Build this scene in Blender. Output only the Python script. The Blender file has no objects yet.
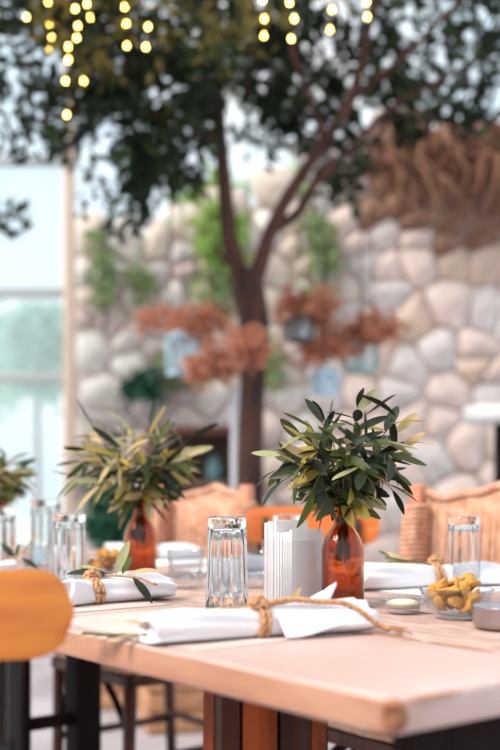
import bpy, bmesh, math, random
import numpy as np
from mathutils import Vector, Matrix, Euler, noise

R = math.radians
PI = math.pi
rng = random.Random(7)
C = bpy.context.scene.collection
SC = bpy.context.scene

# ------------------------------------------------------------------ camera
CAM_Z = 0.94
cam_data = bpy.data.cameras.new('camera')
cam = bpy.data.objects.new('camera', cam_data)
C.objects.link(cam)
cam.location = (0, 0, CAM_Z)
cam.rotation_euler = (R(90), 0, 0)
cam_data.sensor_fit = 'VERTICAL'
cam_data.sensor_width = 24
cam_data.sensor_height = 36
cam_data.lens = 50
cam_data.shift_y = 115 / 750
cam_data.clip_start = 0.05
cam_data.clip_end = 300
cam_data.dof.use_dof = True
cam_data.dof.focus_distance = 1.64
cam_data.dof.aperture_fstop = 2.2
SC.camera = cam

# ------------------------------------------------------------------ world and sun
W = bpy.data.worlds.new('sky')
SC.world = W
W.use_nodes = True
nt = W.node_tree
nt.nodes.clear()
wo = nt.nodes.new('ShaderNodeOutputWorld')
bg = nt.nodes.new('ShaderNodeBackground')
bg.inputs['Strength'].default_value = 1.6
tc = nt.nodes.new('ShaderNodeTexCoord')
sep = nt.nodes.new('ShaderNodeSeparateXYZ')
ramp = nt.nodes.new('ShaderNodeValToRGB')
ramp.color_ramp.elements[0].position = 0.0
ramp.color_ramp.elements[0].color = (0.55, 0.63, 0.67, 1)
ramp.color_ramp.elements[1].position = 0.9
ramp.color_ramp.elements[1].color = (0.43, 0.56, 0.67, 1)
cl = nt.nodes.new('ShaderNodeTexNoise')
cl.inputs['Scale'].default_value = 3.5
cl.inputs['Detail'].default_value = 4
clr = nt.nodes.new('ShaderNodeValToRGB')
clr.color_ramp.elements[0].position = 0.42
clr.color_ramp.elements[0].color = (0, 0, 0, 1)
clr.color_ramp.elements[1].position = 0.62
clr.color_ramp.elements[1].color = (1, 1, 1, 1)
mixw = nt.nodes.new('ShaderNodeMix')
mixw.data_type = 'RGBA'
nt.links.new(tc.outputs['Generated'], sep.inputs[0])
nt.links.new(sep.outputs['Z'], ramp.inputs[0])
nt.links.new(tc.outputs['Generated'], cl.inputs['Vector'])
nt.links.new(cl.outputs['Fac'], clr.inputs[0])
nt.links.new(clr.outputs[0], mixw.inputs['Factor'])
nt.links.new(ramp.outputs[0], mixw.inputs['A'])
mixw.inputs['B'].default_value = (0.74, 0.76, 0.77, 1)
nt.links.new(mixw.outputs['Result'], bg.inputs['Color'])
nt.links.new(bg.outputs[0], wo.inputs[0])

sun_d = bpy.data.lights.new('sun', 'SUN')
sun_d.energy = 3.6
sun_d.angle = R(26)
sun_d.color = (1.0, 0.90, 0.80)
sun = bpy.data.objects.new('sun', sun_d)
C.objects.link(sun)
sun.rotation_euler = Vector((0.62, 0.30, -0.72)).to_track_quat('-Z', 'Y').to_euler()

vs = SC.view_settings
vs.view_transform = 'Standard'
vs.look = 'None'
vs.exposure = 0.24
vs.gamma = 1.0
vs.use_curve_mapping = False
SC.cycles.max_bounces = 14
SC.cycles.transmission_bounces = 12
SC.cycles.transparent_max_bounces = 16
SC.cycles.sample_clamp_indirect = 6.0


# ------------------------------------------------------------------ materials
def lin(c):
    out = []
    for v in c[:3]:
        v /= 255.0
        out.append(v / 12.92 if v <= 0.04045 else ((v + 0.055) / 1.055) ** 2.4)
    return (*out, 1.0)


def mat(name, col, rough=0.6, col2=None, nscale=8.0, stretch=None, bump=0.0, bscale=None,
        metal=0.0, trans=0.0, ior=1.45, spec=0.5, emit=None, estr=0.0, transl=0.0, lo=0.38, hi=0.62,
        coat=0.0, bdist=0.01):
    m = bpy.data.materials.new(name)
    m.use_nodes = True
    n = m.node_tree
    b = n.nodes['Principled BSDF']
    out = n.nodes['Material Output']
    b.inputs['Base Color'].default_value = lin(col)
    b.inputs['Roughness'].default_value = rough
    b.inputs['Metallic'].default_value = metal
    b.inputs['Transmission Weight'].default_value = trans
    b.inputs['IOR'].default_value = ior
    b.inputs['Specular IOR Level'].default_value = spec
    b.inputs['Coat Weight'].default_value = coat
    if emit:
        b.inputs['Emission Color'].default_value = lin(emit)
        b.inputs['Emission Strength'].default_value = estr
    vec = None
    if col2 is not None or bump:
        t = n.nodes.new('ShaderNodeTexCoord')
        mp = n.nodes.new('ShaderNodeMapping')
        if stretch:
            mp.inputs['Scale'].default_value = stretch
        n.links.new(t.outputs['Object'], mp.inputs['Vector'])
        vec = mp.outputs['Vector']
    if col2 is not None:
        tx = n.nodes.new('ShaderNodeTexNoise')
        tx.inputs['Scale'].default_value = nscale
        tx.inputs['Detail'].default_value = 6
        n.links.new(vec, tx.inputs['Vector'])
        cr = n.nodes.new('ShaderNodeValToRGB')
        cr.color_ramp.elements[0].position = lo
        cr.color_ramp.elements[0].color = lin(col)
        cr.color_ramp.elements[1].position = hi
        cr.color_ramp.elements[1].color = lin(col2)
        n.links.new(tx.outputs['Fac'], cr.inputs[0])
        n.links.new(cr.outputs[0], b.inputs['Base Color'])
    if bump:
        tb = n.nodes.new('ShaderNodeTexNoise')
        tb.inputs['Scale'].default_value = bscale or nscale * 2
        tb.inputs['Detail'].default_value = 5
        n.links.new(vec, tb.inputs['Vector'])
        bp = n.nodes.new('ShaderNodeBump')
        bp.inputs['Strength'].default_value = bump
        bp.inputs['Distance'].default_value = bdist
        n.links.new(tb.outputs['Fac'], bp.inputs['Height'])
        n.links.new(bp.outputs[0], b.inputs['Normal'])
    if transl > 0:
        tr = n.nodes.new('ShaderNodeBsdfTranslucent')
        tr.inputs['Color'].default_value = lin(col)
        mx = n.nodes.new('ShaderNodeMixShader')
        mx.inputs[0].default_value = transl
        n.links.new(b.outputs[0], mx.inputs[1])
        n.links.new(tr.outputs[0], mx.inputs[2])
        n.links.new(mx.outputs[0], out.inputs[0])
    return m


M = {}
M['floor'] = mat('pale stone floor', (176, 168, 172), 0.7, (150, 140, 142), 1.6, bump=0.2, bscale=9)
M['mortar'] = mat('lime mortar', (222, 208, 202), 0.95, (180, 162, 148), 1.8, bump=0.6, bscale=14, bdist=0.03, lo=.4, hi=.72)
M['stone_cream'] = mat('cream limestone', (232, 220, 208), 0.9, (205, 186, 170), 7, bump=0.6, bscale=18, bdist=0.02)
M['stone_white'] = mat('white limestone', (238, 232, 226), 0.9, (212, 202, 194), 6, bump=0.6, bscale=16, bdist=0.02)
M['stone_grey'] = mat('grey limestone', (216, 208, 206), 0.9, (190, 178, 176), 6, bump=0.6, bscale=16, bdist=0.02)
M['stone_tan'] = mat('tan limestone', (214, 192, 178), 0.9, (192, 166, 150), 6, bump=0.6, bscale=16, bdist=0.02)
M['stone_rose'] = mat('rose limestone', (222, 204, 196), 0.9, (200, 180, 172), 5, bump=0.6, bscale=16, bdist=0.02)
M['stone_brown'] = mat('iron stained limestone', (172, 138, 120), 0.9, (128, 92, 76), 5, bump=0.6, bscale=16, bdist=0.02)
M['earth'] = mat('reddish earth', (122, 84, 66), 1.0, (84, 54, 44), 5, bump=0.9, bscale=12, bdist=0.05)
M['dry_stem'] = mat('dry brown stems', (118, 78, 60), 0.9)
M['dry_stem2'] = mat('dry tan stems', (150, 112, 90), 0.9)
M['bark'] = mat('olive bark', (84, 54, 44), 0.9, (50, 32, 28), 14, stretch=(1, 1, 0.25), bump=0.8, bscale=22, bdist=0.02)
M['leaf_dark'] = mat('canopy leaf dark', (36, 46, 32), 0.6, transl=0.22, spec=.25)
M['leaf_mid'] = mat('canopy leaf mid', (64, 80, 48), 0.6, transl=0.3, spec=.25)
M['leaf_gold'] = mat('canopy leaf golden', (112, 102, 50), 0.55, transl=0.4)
M['leaf_bright'] = mat('sunlit ivy leaf', (164, 194, 106), 0.6, transl=0.5)
M['leaf_ivy'] = mat('ivy leaf', (150, 168, 120), 0.6, transl=0.4)
M['leaf_teal'] = mat('dark shrub leaf', (44, 92, 70), 0.5, transl=0.25)
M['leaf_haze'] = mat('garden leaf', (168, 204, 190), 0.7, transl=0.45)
M['rust_leaf'] = mat('dried rust leaf', (210, 148, 120), 0.8, transl=0.45)
M['rust_leaf2'] = mat('dried brown leaf', (186, 128, 106), 0.8, transl=0.4)
M['ol_dark'] = mat('olive leaf dark', (40, 50, 27), 0.45, (28, 36, 20), 30, transl=0.12, spec=.35)
M['ol_mid'] = mat('olive leaf green', (88, 98, 42), 0.48, (66, 78, 34), 30, transl=0.25, spec=.35)
M['ol_pale'] = mat('olive leaf underside', (172, 168, 122), 0.6, (150, 150, 108), 30, transl=0.25)
M['ol_yellow'] = mat('olive leaf yellow', (186, 160, 72), 0.5, (160, 142, 60), 30, transl=0.35)
M['ol_tan'] = mat('olive leaf dried', (196, 170, 126), 0.65, transl=0.3)
M['ol_stem'] = mat('olive stem', (96, 90, 56), 0.7)
M['plank_pale'] = mat('pale worn tabletop wood', (198, 171, 164), 0.45, (188, 157, 147), 3.5, stretch=(1, 2.2, 1), bump=0.08, bscale=30)
M['plank_weathered'] = mat('weathered tabletop wood', (202, 172, 160), 0.7, (176, 144, 132), 16, stretch=(0.8, 2.5, 1), bump=0.5, bscale=60, spec=.3)
M['plank_edge'] = mat('bare peach board edge', (180, 134, 108), 0.5, (164, 114, 88), 6, stretch=(1, 3, 3), bump=0.15, bscale=30)
M['chip_wood'] = mat('bare chipped wood', (176, 118, 82), 0.7, (130, 84, 60), 20)
M['dark_wood'] = mat('dark brown wood', (34, 22, 20), 0.7, (24, 16, 15), 10, stretch=(6, 6, 1), bump=0.2, spec=0.12)
M['red_wood'] = mat('reddish brown wood', (92, 50, 36), 0.5, (64, 34, 26), 10, stretch=(6, 6, 1), bump=0.15)
M['stave_orange'] = mat('varnished orange wood', (146, 68, 26), 0.5, (96, 42, 20), 7, stretch=(4, 4, 0.8), bump=0.1, spec=.2)
M['stave_dark'] = mat('varnished dark wood', (66, 32, 20), 0.5, (42, 21, 15), 7, stretch=(4, 4, 0.8), bump=0.1, spec=.2)
M['shelf_wood'] = mat('faded shelf wood', (122, 98, 86), 0.7, (96, 76, 68), 8)
M['crate_wood'] = mat('crate wood', (196, 150, 114), 0.7, (160, 112, 80), 8, stretch=(1, 6, 6))
M['chair_ply'] = mat('honey orange plywood', (214, 126, 44), 0.4, (194, 104, 32), 6, stretch=(1, 1, 7), coat=0.15)
M['chair_orange'] = mat('deep orange plywood', (226, 124, 62), 0.4, (210, 108, 50), 6, stretch=(1, 1, 7))
M['black_metal'] = mat('black painted steel', (30, 26, 26), 0.4, metal=0.3)
M['rope'] = mat('natural rope', (214, 168, 142), 0.85, (192, 140, 112), 40)
M['rope_seat'] = mat('pale woven cord', (230, 192, 164), 0.85, (206, 160, 128), 40)
M['coral_wood'] = mat('coral brown wood', (204, 140, 108), 0.6, (180, 114, 84), 14)
M['twine'] = mat('jute twine', (206, 160, 122), 0.9, (176, 126, 90), 160)
M['linen'] = mat('white linen', (224, 221, 226), 0.85, bump=0.15, bscale=220, bdist=0.002)
M['paper'] = mat('white paper', (246, 243, 242), 0.9)
M['placemat'] = mat('cream paper placemat', (212, 190, 180), 0.75, (204, 180, 170), 9)
M['placemat_line'] = mat('placemat border ink', (110, 92, 96), 0.8)
M['glass'] = mat('clear glass', (250, 252, 252), 0.0, trans=1.0, ior=1.45)
M['amber'] = mat('amber glass', (208, 132, 60), 0.0, trans=1.0, ior=1.45)
M['steel'] = mat('brushed steel', (178, 172, 174), 0.28, metal=1.0)
M['cream'] = mat('cream dip', (240, 230, 204), 0.5, (228, 214, 184), 40, bump=0.3, bscale=60)
M['chip'] = mat('golden fried chip', (242, 186, 96), 0.6, (222, 150, 62), 45, bump=0.5, bscale=80)
M['chip2'] = mat('brown fried chip', (224, 166, 88), 0.6, (186, 122, 58), 45, bump=0.5, bscale=80)
M['frame_white'] = mat('window frame paint', (208, 184, 166), 0.5)
M['frame_grey'] = mat('window bar paint', (186, 190, 190), 0.5)
M['lantern'] = mat('pale blue lantern paint', (176, 204, 220), 0.5)
M['lantern_dark'] = mat('dark lantern iron', (62, 58, 66), 0.5)
M['lantern_teal'] = mat('teal grey lantern paint', (150, 176, 172), 0.5)
M['white_paint'] = mat('white painted board', (228, 230, 230), 0.5)
M['pole_grey'] = mat('pale grey paint', (206, 206, 212), 0.5)
M['terracotta'] = mat('terracotta', (176, 112, 84), 0.8)
M['blue_glaze'] = mat('blue glazed pot', (120, 148, 172), 0.35)
M['teal_glass'] = mat('teal jar glaze', (96, 132, 136), 0.3)
M['wire'] = mat('thin black wire', (40, 36, 32), 0.6)
M['bulb'] = mat('warm fairy bulb', (255, 214, 120), 0.4, emit=(255, 206, 104), estr=22.0)
M['soil'] = mat('garden gravel', (232, 230, 222), 1.0, (206, 214, 200), 0.7)


def glass_pane_mat():
    m = bpy.data.materials.new('hazy window glass')
    m.use_nodes = True
    n = m.node_tree
    n.nodes.clear()
    o = n.nodes.new('ShaderNodeOutputMaterial')
    t = n.nodes.new('ShaderNodeBsdfTransparent')
    t.inputs[0].default_value = (0.94, 0.98, 1.0, 1)
    g = n.nodes.new('ShaderNodeBsdfGlossy')
    g.inputs['Roughness'].default_value = 0.05
    h = n.nodes.new('ShaderNodeBsdfTranslucent')
    h.inputs[0].default_value = (0.9, 0.95, 0.97, 1)
    a = n.nodes.new('ShaderNodeMixShader')
    a.inputs[0].default_value = 0.06
    b = n.nodes.new('ShaderNodeMixShader')
    b.inputs[0].default_value = 0.22
    n.links.new(t.outputs[0], b.inputs[1])
    n.links.new(h.outputs[0], b.inputs[2])
    n.links.new(b.outputs[0], a.inputs[1])
    n.links.new(g.outputs[0], a.inputs[2])
    n.links.new(a.outputs[0], o.inputs[0])
    return m


M['pane'] = glass_pane_mat()


def thin_glass_mat(name, amount, tint):
    m = bpy.data.materials.new(name)
    m.use_nodes = True
    n = m.node_tree
    n.nodes.clear()
    o = n.nodes.new('ShaderNodeOutputMaterial')
    t = n.nodes.new('ShaderNodeBsdfTransparent')
    t.inputs[0].default_value = tint
    g = n.nodes.new('ShaderNodeBsdfGlossy')
    g.inputs['Roughness'].default_value = 0.03
    lw = n.nodes.new('ShaderNodeLayerWeight')     # symmetric for both sides of the thin wall
    lw.inputs['Blend'].default_value = 0.5
    f = n.nodes.new('ShaderNodeMath')
    f.operation = 'POWER'
    f.inputs[1].default_value = 2.2
    n.links.new(lw.outputs['Facing'], f.inputs[0])
    f2 = n.nodes.new('ShaderNodeMath')
    f2.operation = 'MULTIPLY_ADD'
    f2.inputs[1].default_value = amount
    f2.inputs[2].default_value = 0.025
    n.links.new(f.outputs[0], f2.inputs[0])
    a = n.nodes.new('ShaderNodeMixShader')
    n.links.new(f2.outputs[0], a.inputs[0])
    n.links.new(t.outputs[0], a.inputs[1])
    n.links.new(g.outputs[0], a.inputs[2])
    n.links.new(a.outputs[0], o.inputs[0])
    return m


M['glass_thin'] = thin_glass_mat('thin clear glass', 0.9, (0.90, 0.91, 0.92, 1))
M['acrylic'] = thin_glass_mat('clear acrylic', 0.45, (0.975, 0.975, 0.985, 1))


# ------------------------------------------------------------------ helpers
def link(o, parent=None, loc=None, rot=None, scale=None):
    C.objects.link(o)
    if parent is not None:
        o.parent = parent
    if loc is not None:
        o.location = loc
    if rot is not None:
        o.rotation_euler = rot
    if scale is not None:
        o.scale = scale
    return o


def tag(o, label=None, cat=None, group=None, kind=None):
    if label:
        o['label'] = label
    if cat:
        o['category'] = cat
    if group:
        o['group'] = group
    if kind:
        o['kind'] = kind
    return o


def thing(name, label, cat, loc=(0, 0, 0), rz=0.0, group=None):
    o = bpy.data.objects.new(name, None)
    o.empty_display_size = 0.05
    link(o, None, loc, (0, 0, rz))
    return tag(o, label, cat, group)


def new_mesh(name, V, F, material, smooth=True):
    me = bpy.data.meshes.new(name)
    me.from_pydata([tuple(v) for v in V], [], [tuple(f) for f in F])
    me.materials.append(material)
    if smooth:
        me.polygons.foreach_set('use_smooth', [True] * len(me.polygons))
    me.update()
    return me


def fix_normals(me):
    bm = bmesh.new()
    bm.from_mesh(me)
    bmesh.ops.recalc_face_normals(bm, faces=bm.faces)
    bm.to_mesh(me)
    bm.free()
    return me


class MB:
    """collects geometry for ONE part"""

    def __init__(self):
        self.V = []
        self.F = []

    def add(self, V, F):
        k = len(self.V)
        self.V += [tuple(v) for v in V]
        self.F += [tuple(i + k for i in f) for f in F]
        return self

    def box(self, x0, x1, y0, y1, z0, z1):
        V = [(x0, y0, z0), (x1, y0, z0), (x1, y1, z0), (x0, y1, z0), (x0, y0, z1), (x1, y0, z1), (x1, y1, z1), (x0, y1, z1)]
        return self.add(V, [(0, 3, 2, 1), (4, 5, 6, 7), (0, 1, 5, 4), (1, 2, 6, 5), (2, 3, 7, 6), (3, 0, 4, 7)])

    def tube(self, pts, rad, seg=8, caps=True):
        pts = [Vector(p) for p in pts]
        n = len(pts)
        if not hasattr(rad, '__len__'):
            rad = [rad] * n
        V, F = [], []
        tprev = None
        u = None
        for i, p in enumerate(pts):
            t = (pts[min(i + 1, n - 1)] - pts[max(i - 1, 0)])
            if t.length < 1e-9:
                t = tprev.copy() if tprev else Vector((0, 0, 1))
            t.normalize()
            if u is None:
                u = t.orthogonal().normalized()
            else:
                u = (u - t * u.dot(t))
                if u.length < 1e-6:
                    u = t.orthogonal()
                u.normalize()
            w = t.cross(u)
            tprev = t
            for j in range(seg):
                a = 2 * PI * j / seg
                V.append(p + (u * math.cos(a) + w * math.sin(a)) * rad[i])
        for i in range(n - 1):
            for j in range(seg):
                j2 = (j + 1) % seg
                F.append((i * seg + j, i * seg + j2, (i + 1) * seg + j2, (i + 1) * seg + j))
        if caps:
            F.append(tuple(reversed(range(seg))))
            F.append(tuple((n - 1) * seg + j for j in range(seg)))
        return self.add(V, F)

    def lathe(self, prof, seg=32, mod=None, closed=False):
        V, F = [], []
        n = len(prof)
        for i, (r, z) in enumerate(prof):
            for j in range(seg):
                a = 2 * PI * j / seg
                rr = max(r, 0.00005)
                if mod:
                    rr = mod(i, a, rr)
                V.append((rr * math.cos(a), rr * math.sin(a), z))
        for i in range(n if closed else n - 1):
            i2 = (i + 1) % n
            for j in range(seg):
                j2 = (j + 1) % seg
                F.append((i * seg + j, i * seg + j2, i2 * seg + j2, i2 * seg + j))
        return self.add(V, F)

    def build(self, name, material, parent=None, loc=None, rot=None, smooth=True, bevel=0.0, bseg=2, fix=True, sharp=None):
        me = new_mesh(name, self.V, self.F, material, smooth)
        if bevel or fix:
            bm = bmesh.new()
            bm.from_mesh(me)
            if fix:
                bmesh.ops.recalc_face_normals(bm, faces=bm.faces)
            if bevel:
                ed = [e for e in bm.edges if e.is_manifold and e.calc_face_angle(0) > R(30)]
                bmesh.ops.bevel(bm, geom=ed, offset=bevel, segments=bseg, affect='EDGES', profile=0.5)
            bm.to_mesh(me)
            bm.free()
            if smooth:
                me.polygons.foreach_set('use_smooth', [True] * len(me.polygons))
        if sharp:
            me.set_sharp_from_angle(angle=R(sharp))
        o = bpy.data.objects.new(name, me)
        return link(o, parent, loc, rot)


def catmull(P, k=8):
    P = [Vector(p) for p in P]
    Q = [P[0] * 2 - P[1]] + P + [P[-1] * 2 - P[-2]]
    out = []
    for i in range(1, len(Q) - 2):
        a, b, c, d = Q[i - 1], Q[i], Q[i + 1], Q[i + 2]
        for j in range(k):
            t = j / k
            out.append(0.5 * ((2 * b) + (c - a) * t + (2 * a - 5 * b + 4 * c - d) * t * t + (-a + 3 * b - 3 * c + d) * t ** 3))
    out.append(P[-1])
    return out


def rope(mb, pts, r, pitch=None, strands=3, seg=5, step=None):
    """a twisted cord of real strands along pts"""
    pts = [Vector(p) for p in pts]
    step = step or r * 0.9
    L = [0.0]
    for a, b in zip(pts, pts[1:]):
        L.append(L[-1] + (b - a).length)
    n = max(4, int(L[-1] / step))
    res = []
    k = 0
    for i in range(n + 1):
        s = L[-1] * i / n
        while k < len(L) - 2 and L[k + 1] < s:
            k += 1
        d = L[k + 1] - L[k]
        t = (s - L[k]) / d if d > 1e-9 else 0
        res.append((pts[k].lerp(pts[k + 1], t), s))
    pitch = pitch or r * 6
    frames = []
    u = None
    for i in range(len(res)):
        t = (res[min(i + 1, n)][0] - res[max(i - 1, 0)][0]).normalized()
        if u is None:
            u = t.orthogonal().normalized()
        else:
            u = (u - t * u.dot(t)).normalized()
        frames.append((u.copy(), t.cross(u)))
    for q in range(strands):
        P = []
        for (p, s), (uu, ww) in zip(res, frames):
            a = 2 * PI * (s / pitch + q / strands)
            P.append(p + (uu * math.cos(a) + ww * math.sin(a)) * r * 0.5)
        mb.tube(P, r * 0.55, seg)
    return mb


def struct(o):
    o['kind'] = 'structure'
    return o


def leaf_soup(n_twigs, sampler, leaf_len, leaf_w, per_twig, seed, twig_r=0.09, droop=0.2):
    """many small leaves as one mesh: bent diamonds of 4 triangles each"""
    rs = np.random.RandomState(seed)
    V, F = [], []
    for _ in range(n_twigs):
        c = sampler(rs)
        d = rs.normal(size=3)
        d /= np.linalg.norm(d)
        for k in range(per_twig):
            p = c + d * twig_r * (k / per_twig * 2 - 1) + rs.normal(size=3) * twig_r * 0.22
            a = d * 0.6 + rs.normal(size=3)
            a[2] -= droop
            a /= np.linalg.norm(a)
            b = np.cross(a, rs.normal(size=3))
            b /= np.linalg.norm(b)
            nn = np.cross(a, b)
            L = leaf_len * (0.7 + 0.6 * rs.rand())
            w = leaf_w * (0.7 + 0.6 * rs.rand())
            i = len(V)
            V += [p, p + a * L * 0.45 + b * w * 0.5 + nn * w * 0.2, p + a * L - nn * L * 0.1,
                  p + a * L * 0.45 - b * w * 0.5 + nn * w * 0.2, p + a * L * 0.5]
            F += [(i, i + 1, i + 4), (i + 1, i + 2, i + 4), (i + 2, i + 3, i + 4), (i + 3, i, i + 4)]
    return V, F


def foliage(name, V, F, material, parent):
    o = bpy.data.objects.new(name, new_mesh(name, V, F, material, False))
    link(o, parent)
    o['kind'] = 'stuff'
    return o


def blob_sampler(blobs):
    w = np.array([b[2] for b in blobs], float)
    w /= w.sum()

    def f(rs):
        b = blobs[rs.choice(len(blobs), p=w)]
        while True:
            q = rs.uniform(-1, 1, 3)
            if (q * q).sum() <= 1:
                break
        return np.array(b[0]) + q * np.array(b[1])
    return f


# ------------------------------------------------------------------ the setting
fl = MB()
fl.box(-6, 6, -2.5, 7.6, -0.12, 0)
struct(fl.build('floor', M['floor'], smooth=False))
gd = MB()
gd.box(-14, 14, 7.6, 40, -0.35, -0.1)
struct(gd.build('ground', M['soil'], smooth=False))

WALL_Y = 7.0
WALL_X0, WALL_X1 = -1.19, 3.2


def wall_top(x):
    P = [(-1.2, 2.62), (-0.85, 2.66), (-0.6, 2.72), (-0.1, 2.86), (0.35, 3.0), (0.6, 3.12), (1.0, 3.24), (1.7, 3.30), (3.4, 3.38)]
    for (a, b), (c, d) in zip(P, P[1:]):
        if a <= x <= c:
            return b + (d - b) * (x - a) / (c - a)
    return P[-1][1]


wm = MB()
NX = 44
V = []
for k, (y, up) in enumerate(((WALL_Y + 0.02, False), (WALL_Y + 0.02, True), (WALL_Y + 0.5, True), (WALL_Y + 0.5, False))):
    for i in range(NX + 1):
        x = WALL_X0 + (WALL_X1 - WALL_X0) * i / NX
        V.append((x, y, (wall_top(x) - 0.05 + 0.04 * noise.noise((x * 4, k, 0))) if up else -0.05))
F = []
for k in range(4):
    k2 = (k + 1) % 4
    for i in range(NX):
        F.append((k * (NX + 1) + i, k * (NX + 1) + i + 1, k2 * (NX + 1) + i + 1, k2 * (NX + 1) + i))
F.append(tuple(k * (NX + 1) for k in range(4)))
F.append(tuple(k * (NX + 1) + NX for k in reversed(range(4))))
wm.add(V, F)
wall = struct(wm.build('wall_back', M['mortar'], smooth=False))


def clip(poly, px, py, nx, ny):
    out = []
    for i in range(len(poly)):
        a, b = poly[i], poly[(i + 1) % len(poly)]
        da = (a[0] - px) * nx + (a[1] - py) * ny
        db = (b[0] - px) * nx + (b[1] - py) * ny
        if da <= 0:
            out.append(a)
        if (da < 0 < db) or (db < 0 < da):
            t = da / (da - db)
            out.append((a[0] + (b[0] - a[0]) * t, a[1] + (b[1] - a[1]) * t))
    return out


pts = []
row = 0
z = 0.06
while z < 3.5:
    h = rng.uniform(0.14, 0.215)
    x = WALL_X0 + (0.05 if row % 2 else 0.15)
    while x < WALL_X1:
        w = rng.uniform(0.15, 0.30) if x < 0.5 else rng.uniform(0.17, 0.36)
        if z + h * 0.5 < wall_top(min(max(x, -1.19), 3.2)) + 0.02:
            
            if rng.random() > .12:
                pts.append((x + rng.uniform(-.07, .07), z + h * 0.5 + rng.uniform(-.07, .07)))
        x += w
    z += h
    row += 1
stone_mats = {'L': ['stone_white', 'stone_cream', 'stone_cream', 'stone_white', 'stone_rose', 'stone_grey'],
              'R': ['stone_grey', 'stone_rose', 'stone_rose', 'stone_grey', 'stone_tan', 'stone_rose', 'stone_grey', 'stone_rose']}
n_st = 0
for (x, z) in pts:
    if n_st >= 300 and x > 2.0:
        continue
    poly = [(x - .24, z - .2), (x + .24, z - .2), (x + .24, z + .2), (x - .24, z + .2)]
    for (a, b) in pts:
        d = math.hypot(a - x, b - z)
        if 1e-6 < d < 0.7:
            poly = clip(poly, (a + x) / 2, (b + z) / 2, (a - x) / d, (b - z) / d)
    poly = clip(poly, WALL_X0 + .005, 0, -1, 0)
    poly = clip(poly, 0, 0.01, 0, -1)
    poly = clip(poly, WALL_X1, 0, 1, 0)
    if len(poly) < 3:
        continue
    cx = sum(p[0] for p in poly) / len(poly)
    cz = sum(p[1] for p in poly) / len(poly)
    cf = .24 if cx < .45 else rng.uniform(.08, .2)
    for _ in range(2):
        q = []
        for i in range(len(poly)):
            a, b = poly[i], poly[(i + 1) % len(poly)]
            q.append((a[0] * (1 - cf) + b[0] * cf, a[1] * (1 - cf) + b[1] * cf))
            q.append((a[0] * cf + b[0] * (1 - cf), a[1] * cf + b[1] * (1 - cf)))
        poly = q
        if len(poly) > 14:
            break
    shrink = rng.uniform(0.84, 0.93) if cx < .45 else rng.uniform(.90, .985)
    dep = rng.uniform(0.02, 0.05) if cx < .45 else rng.uniform(.006, .03)
    k = len(poly)
    V = []
    for (f, dy) in ((1.0, 0.06), (1.0, -dep * 0.45), (0.86, -dep * 0.9)):
        for (a, b) in poly:
            jit = 1 + 0.05 * noise.noise((a * 9, b * 9, dy * 20))
            V.append(((a - cx) * shrink * f * jit, dy + rng.uniform(-.006, .006), (b - cz) * shrink * f * jit))
    V.append((0, -dep - 0.012, 0))
    F = []
    for lv in range(2):
        for i in range(k):
            F.append((lv * k + i, lv * k + (i + 1) % k, (lv + 1) * k + (i + 1) % k, (lv + 1) * k + i))
    for i in range(k):
        F.append((2 * k + i, 2 * k + (i + 1) % k, 3 * k))
    mk = rng.choice(stone_mats['L' if cx < 0.45 else 'R'])
    if cx > .8 and cz > 2.75 - .32 * (cx - .8) + rng.uniform(-.15, .15):
        mk = 'stone_brown'
    me = fix_normals(new_mesh('stone', V, F, M[mk], True))
    link(bpy.data.objects.new('stone', me), wall, (cx, WALL_Y, cz))
    n_st += 1

# reddish earth bank lying along the right part of the wall top
V, F = [], []
NU, NV = 40, 12
for i in range(NU + 1):
    x = 0.45 + 2.75 * i / NU
    grow = min(1.0, (x - 0.45) / 0.9)
    for j in range(NV + 1):
        a = PI * j / NV
        rr = (0.10 + 0.28 * grow) * (1 + 0.35 * noise.noise((x * 2.6, j * 0.5, 3)))
        V.append((x, WALL_Y + 0.22 - math.cos(a) * rr * 1.15, wall_top(x) - 0.10 - 0.1 * grow + math.sin(a) * rr * 0.95))
for i in range(NU):
    for j in range(NV):
        F.append((i * (NV + 1) + j, (i + 1) * (NV + 1) + j, (i + 1) * (NV + 1) + j + 1, i * (NV + 1) + j + 1))
F.append(tuple(range(NV + 1)))
F.append(tuple(reversed([NU * (NV + 1) + j for j in range(NV + 1)])))
for i in range(NU):
    F.append((i * (NV + 1), i * (NV + 1) + NV, (i + 1) * (NV + 1) + NV, (i + 1) * (NV + 1)))
eb = bpy.data.objects.new('earth_bank', fix_normals(new_mesh('earth_bank', V, F, M['earth'], True)))
struct(link(eb))

# dry vine hanging off the bank
dv = thing('dry_vine', 'mass of dry reddish brown vine stems hanging over the right end of the stone wall', 'vine', (1.3, WALL_Y - 0.1, 2.9))
rs = np.random.RandomState(5)
for nm, mm, cnt in (('dry_stems', 'dry_stem', 230), ('dry_stems', 'dry_stem2', 60)):
    mb = MB()
    for _ in range(cnt):
        x0 = rs.uniform(-0.55, 1.9)
        zt = wall_top(min(x0 + 1.3, 3.2)) - 2.9 + rs.uniform(-0.25, 0.12)
        ln = rs.uniform(0.1, 0.5) * (0.5 + 0.6 * min(1.3, max(0, x0 + 0.6)))
        dx = rs.uniform(-0.15, 0.35)
        P = [(x0, rs.uniform(-.14, -.05), zt), (x0 + dx * .4, -.16 - rs.rand() * .06, zt - ln * .4), (x0 + dx, -.10 - rs.rand() * .08, zt - ln)]
        mb.tube(catmull(P, 3), [0.012 * rs.uniform(.5, 1.4)] * 7, 4)
    o = mb.build(nm, M[mm], dv, smooth=False)
    o['kind'] = 'stuff'

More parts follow.
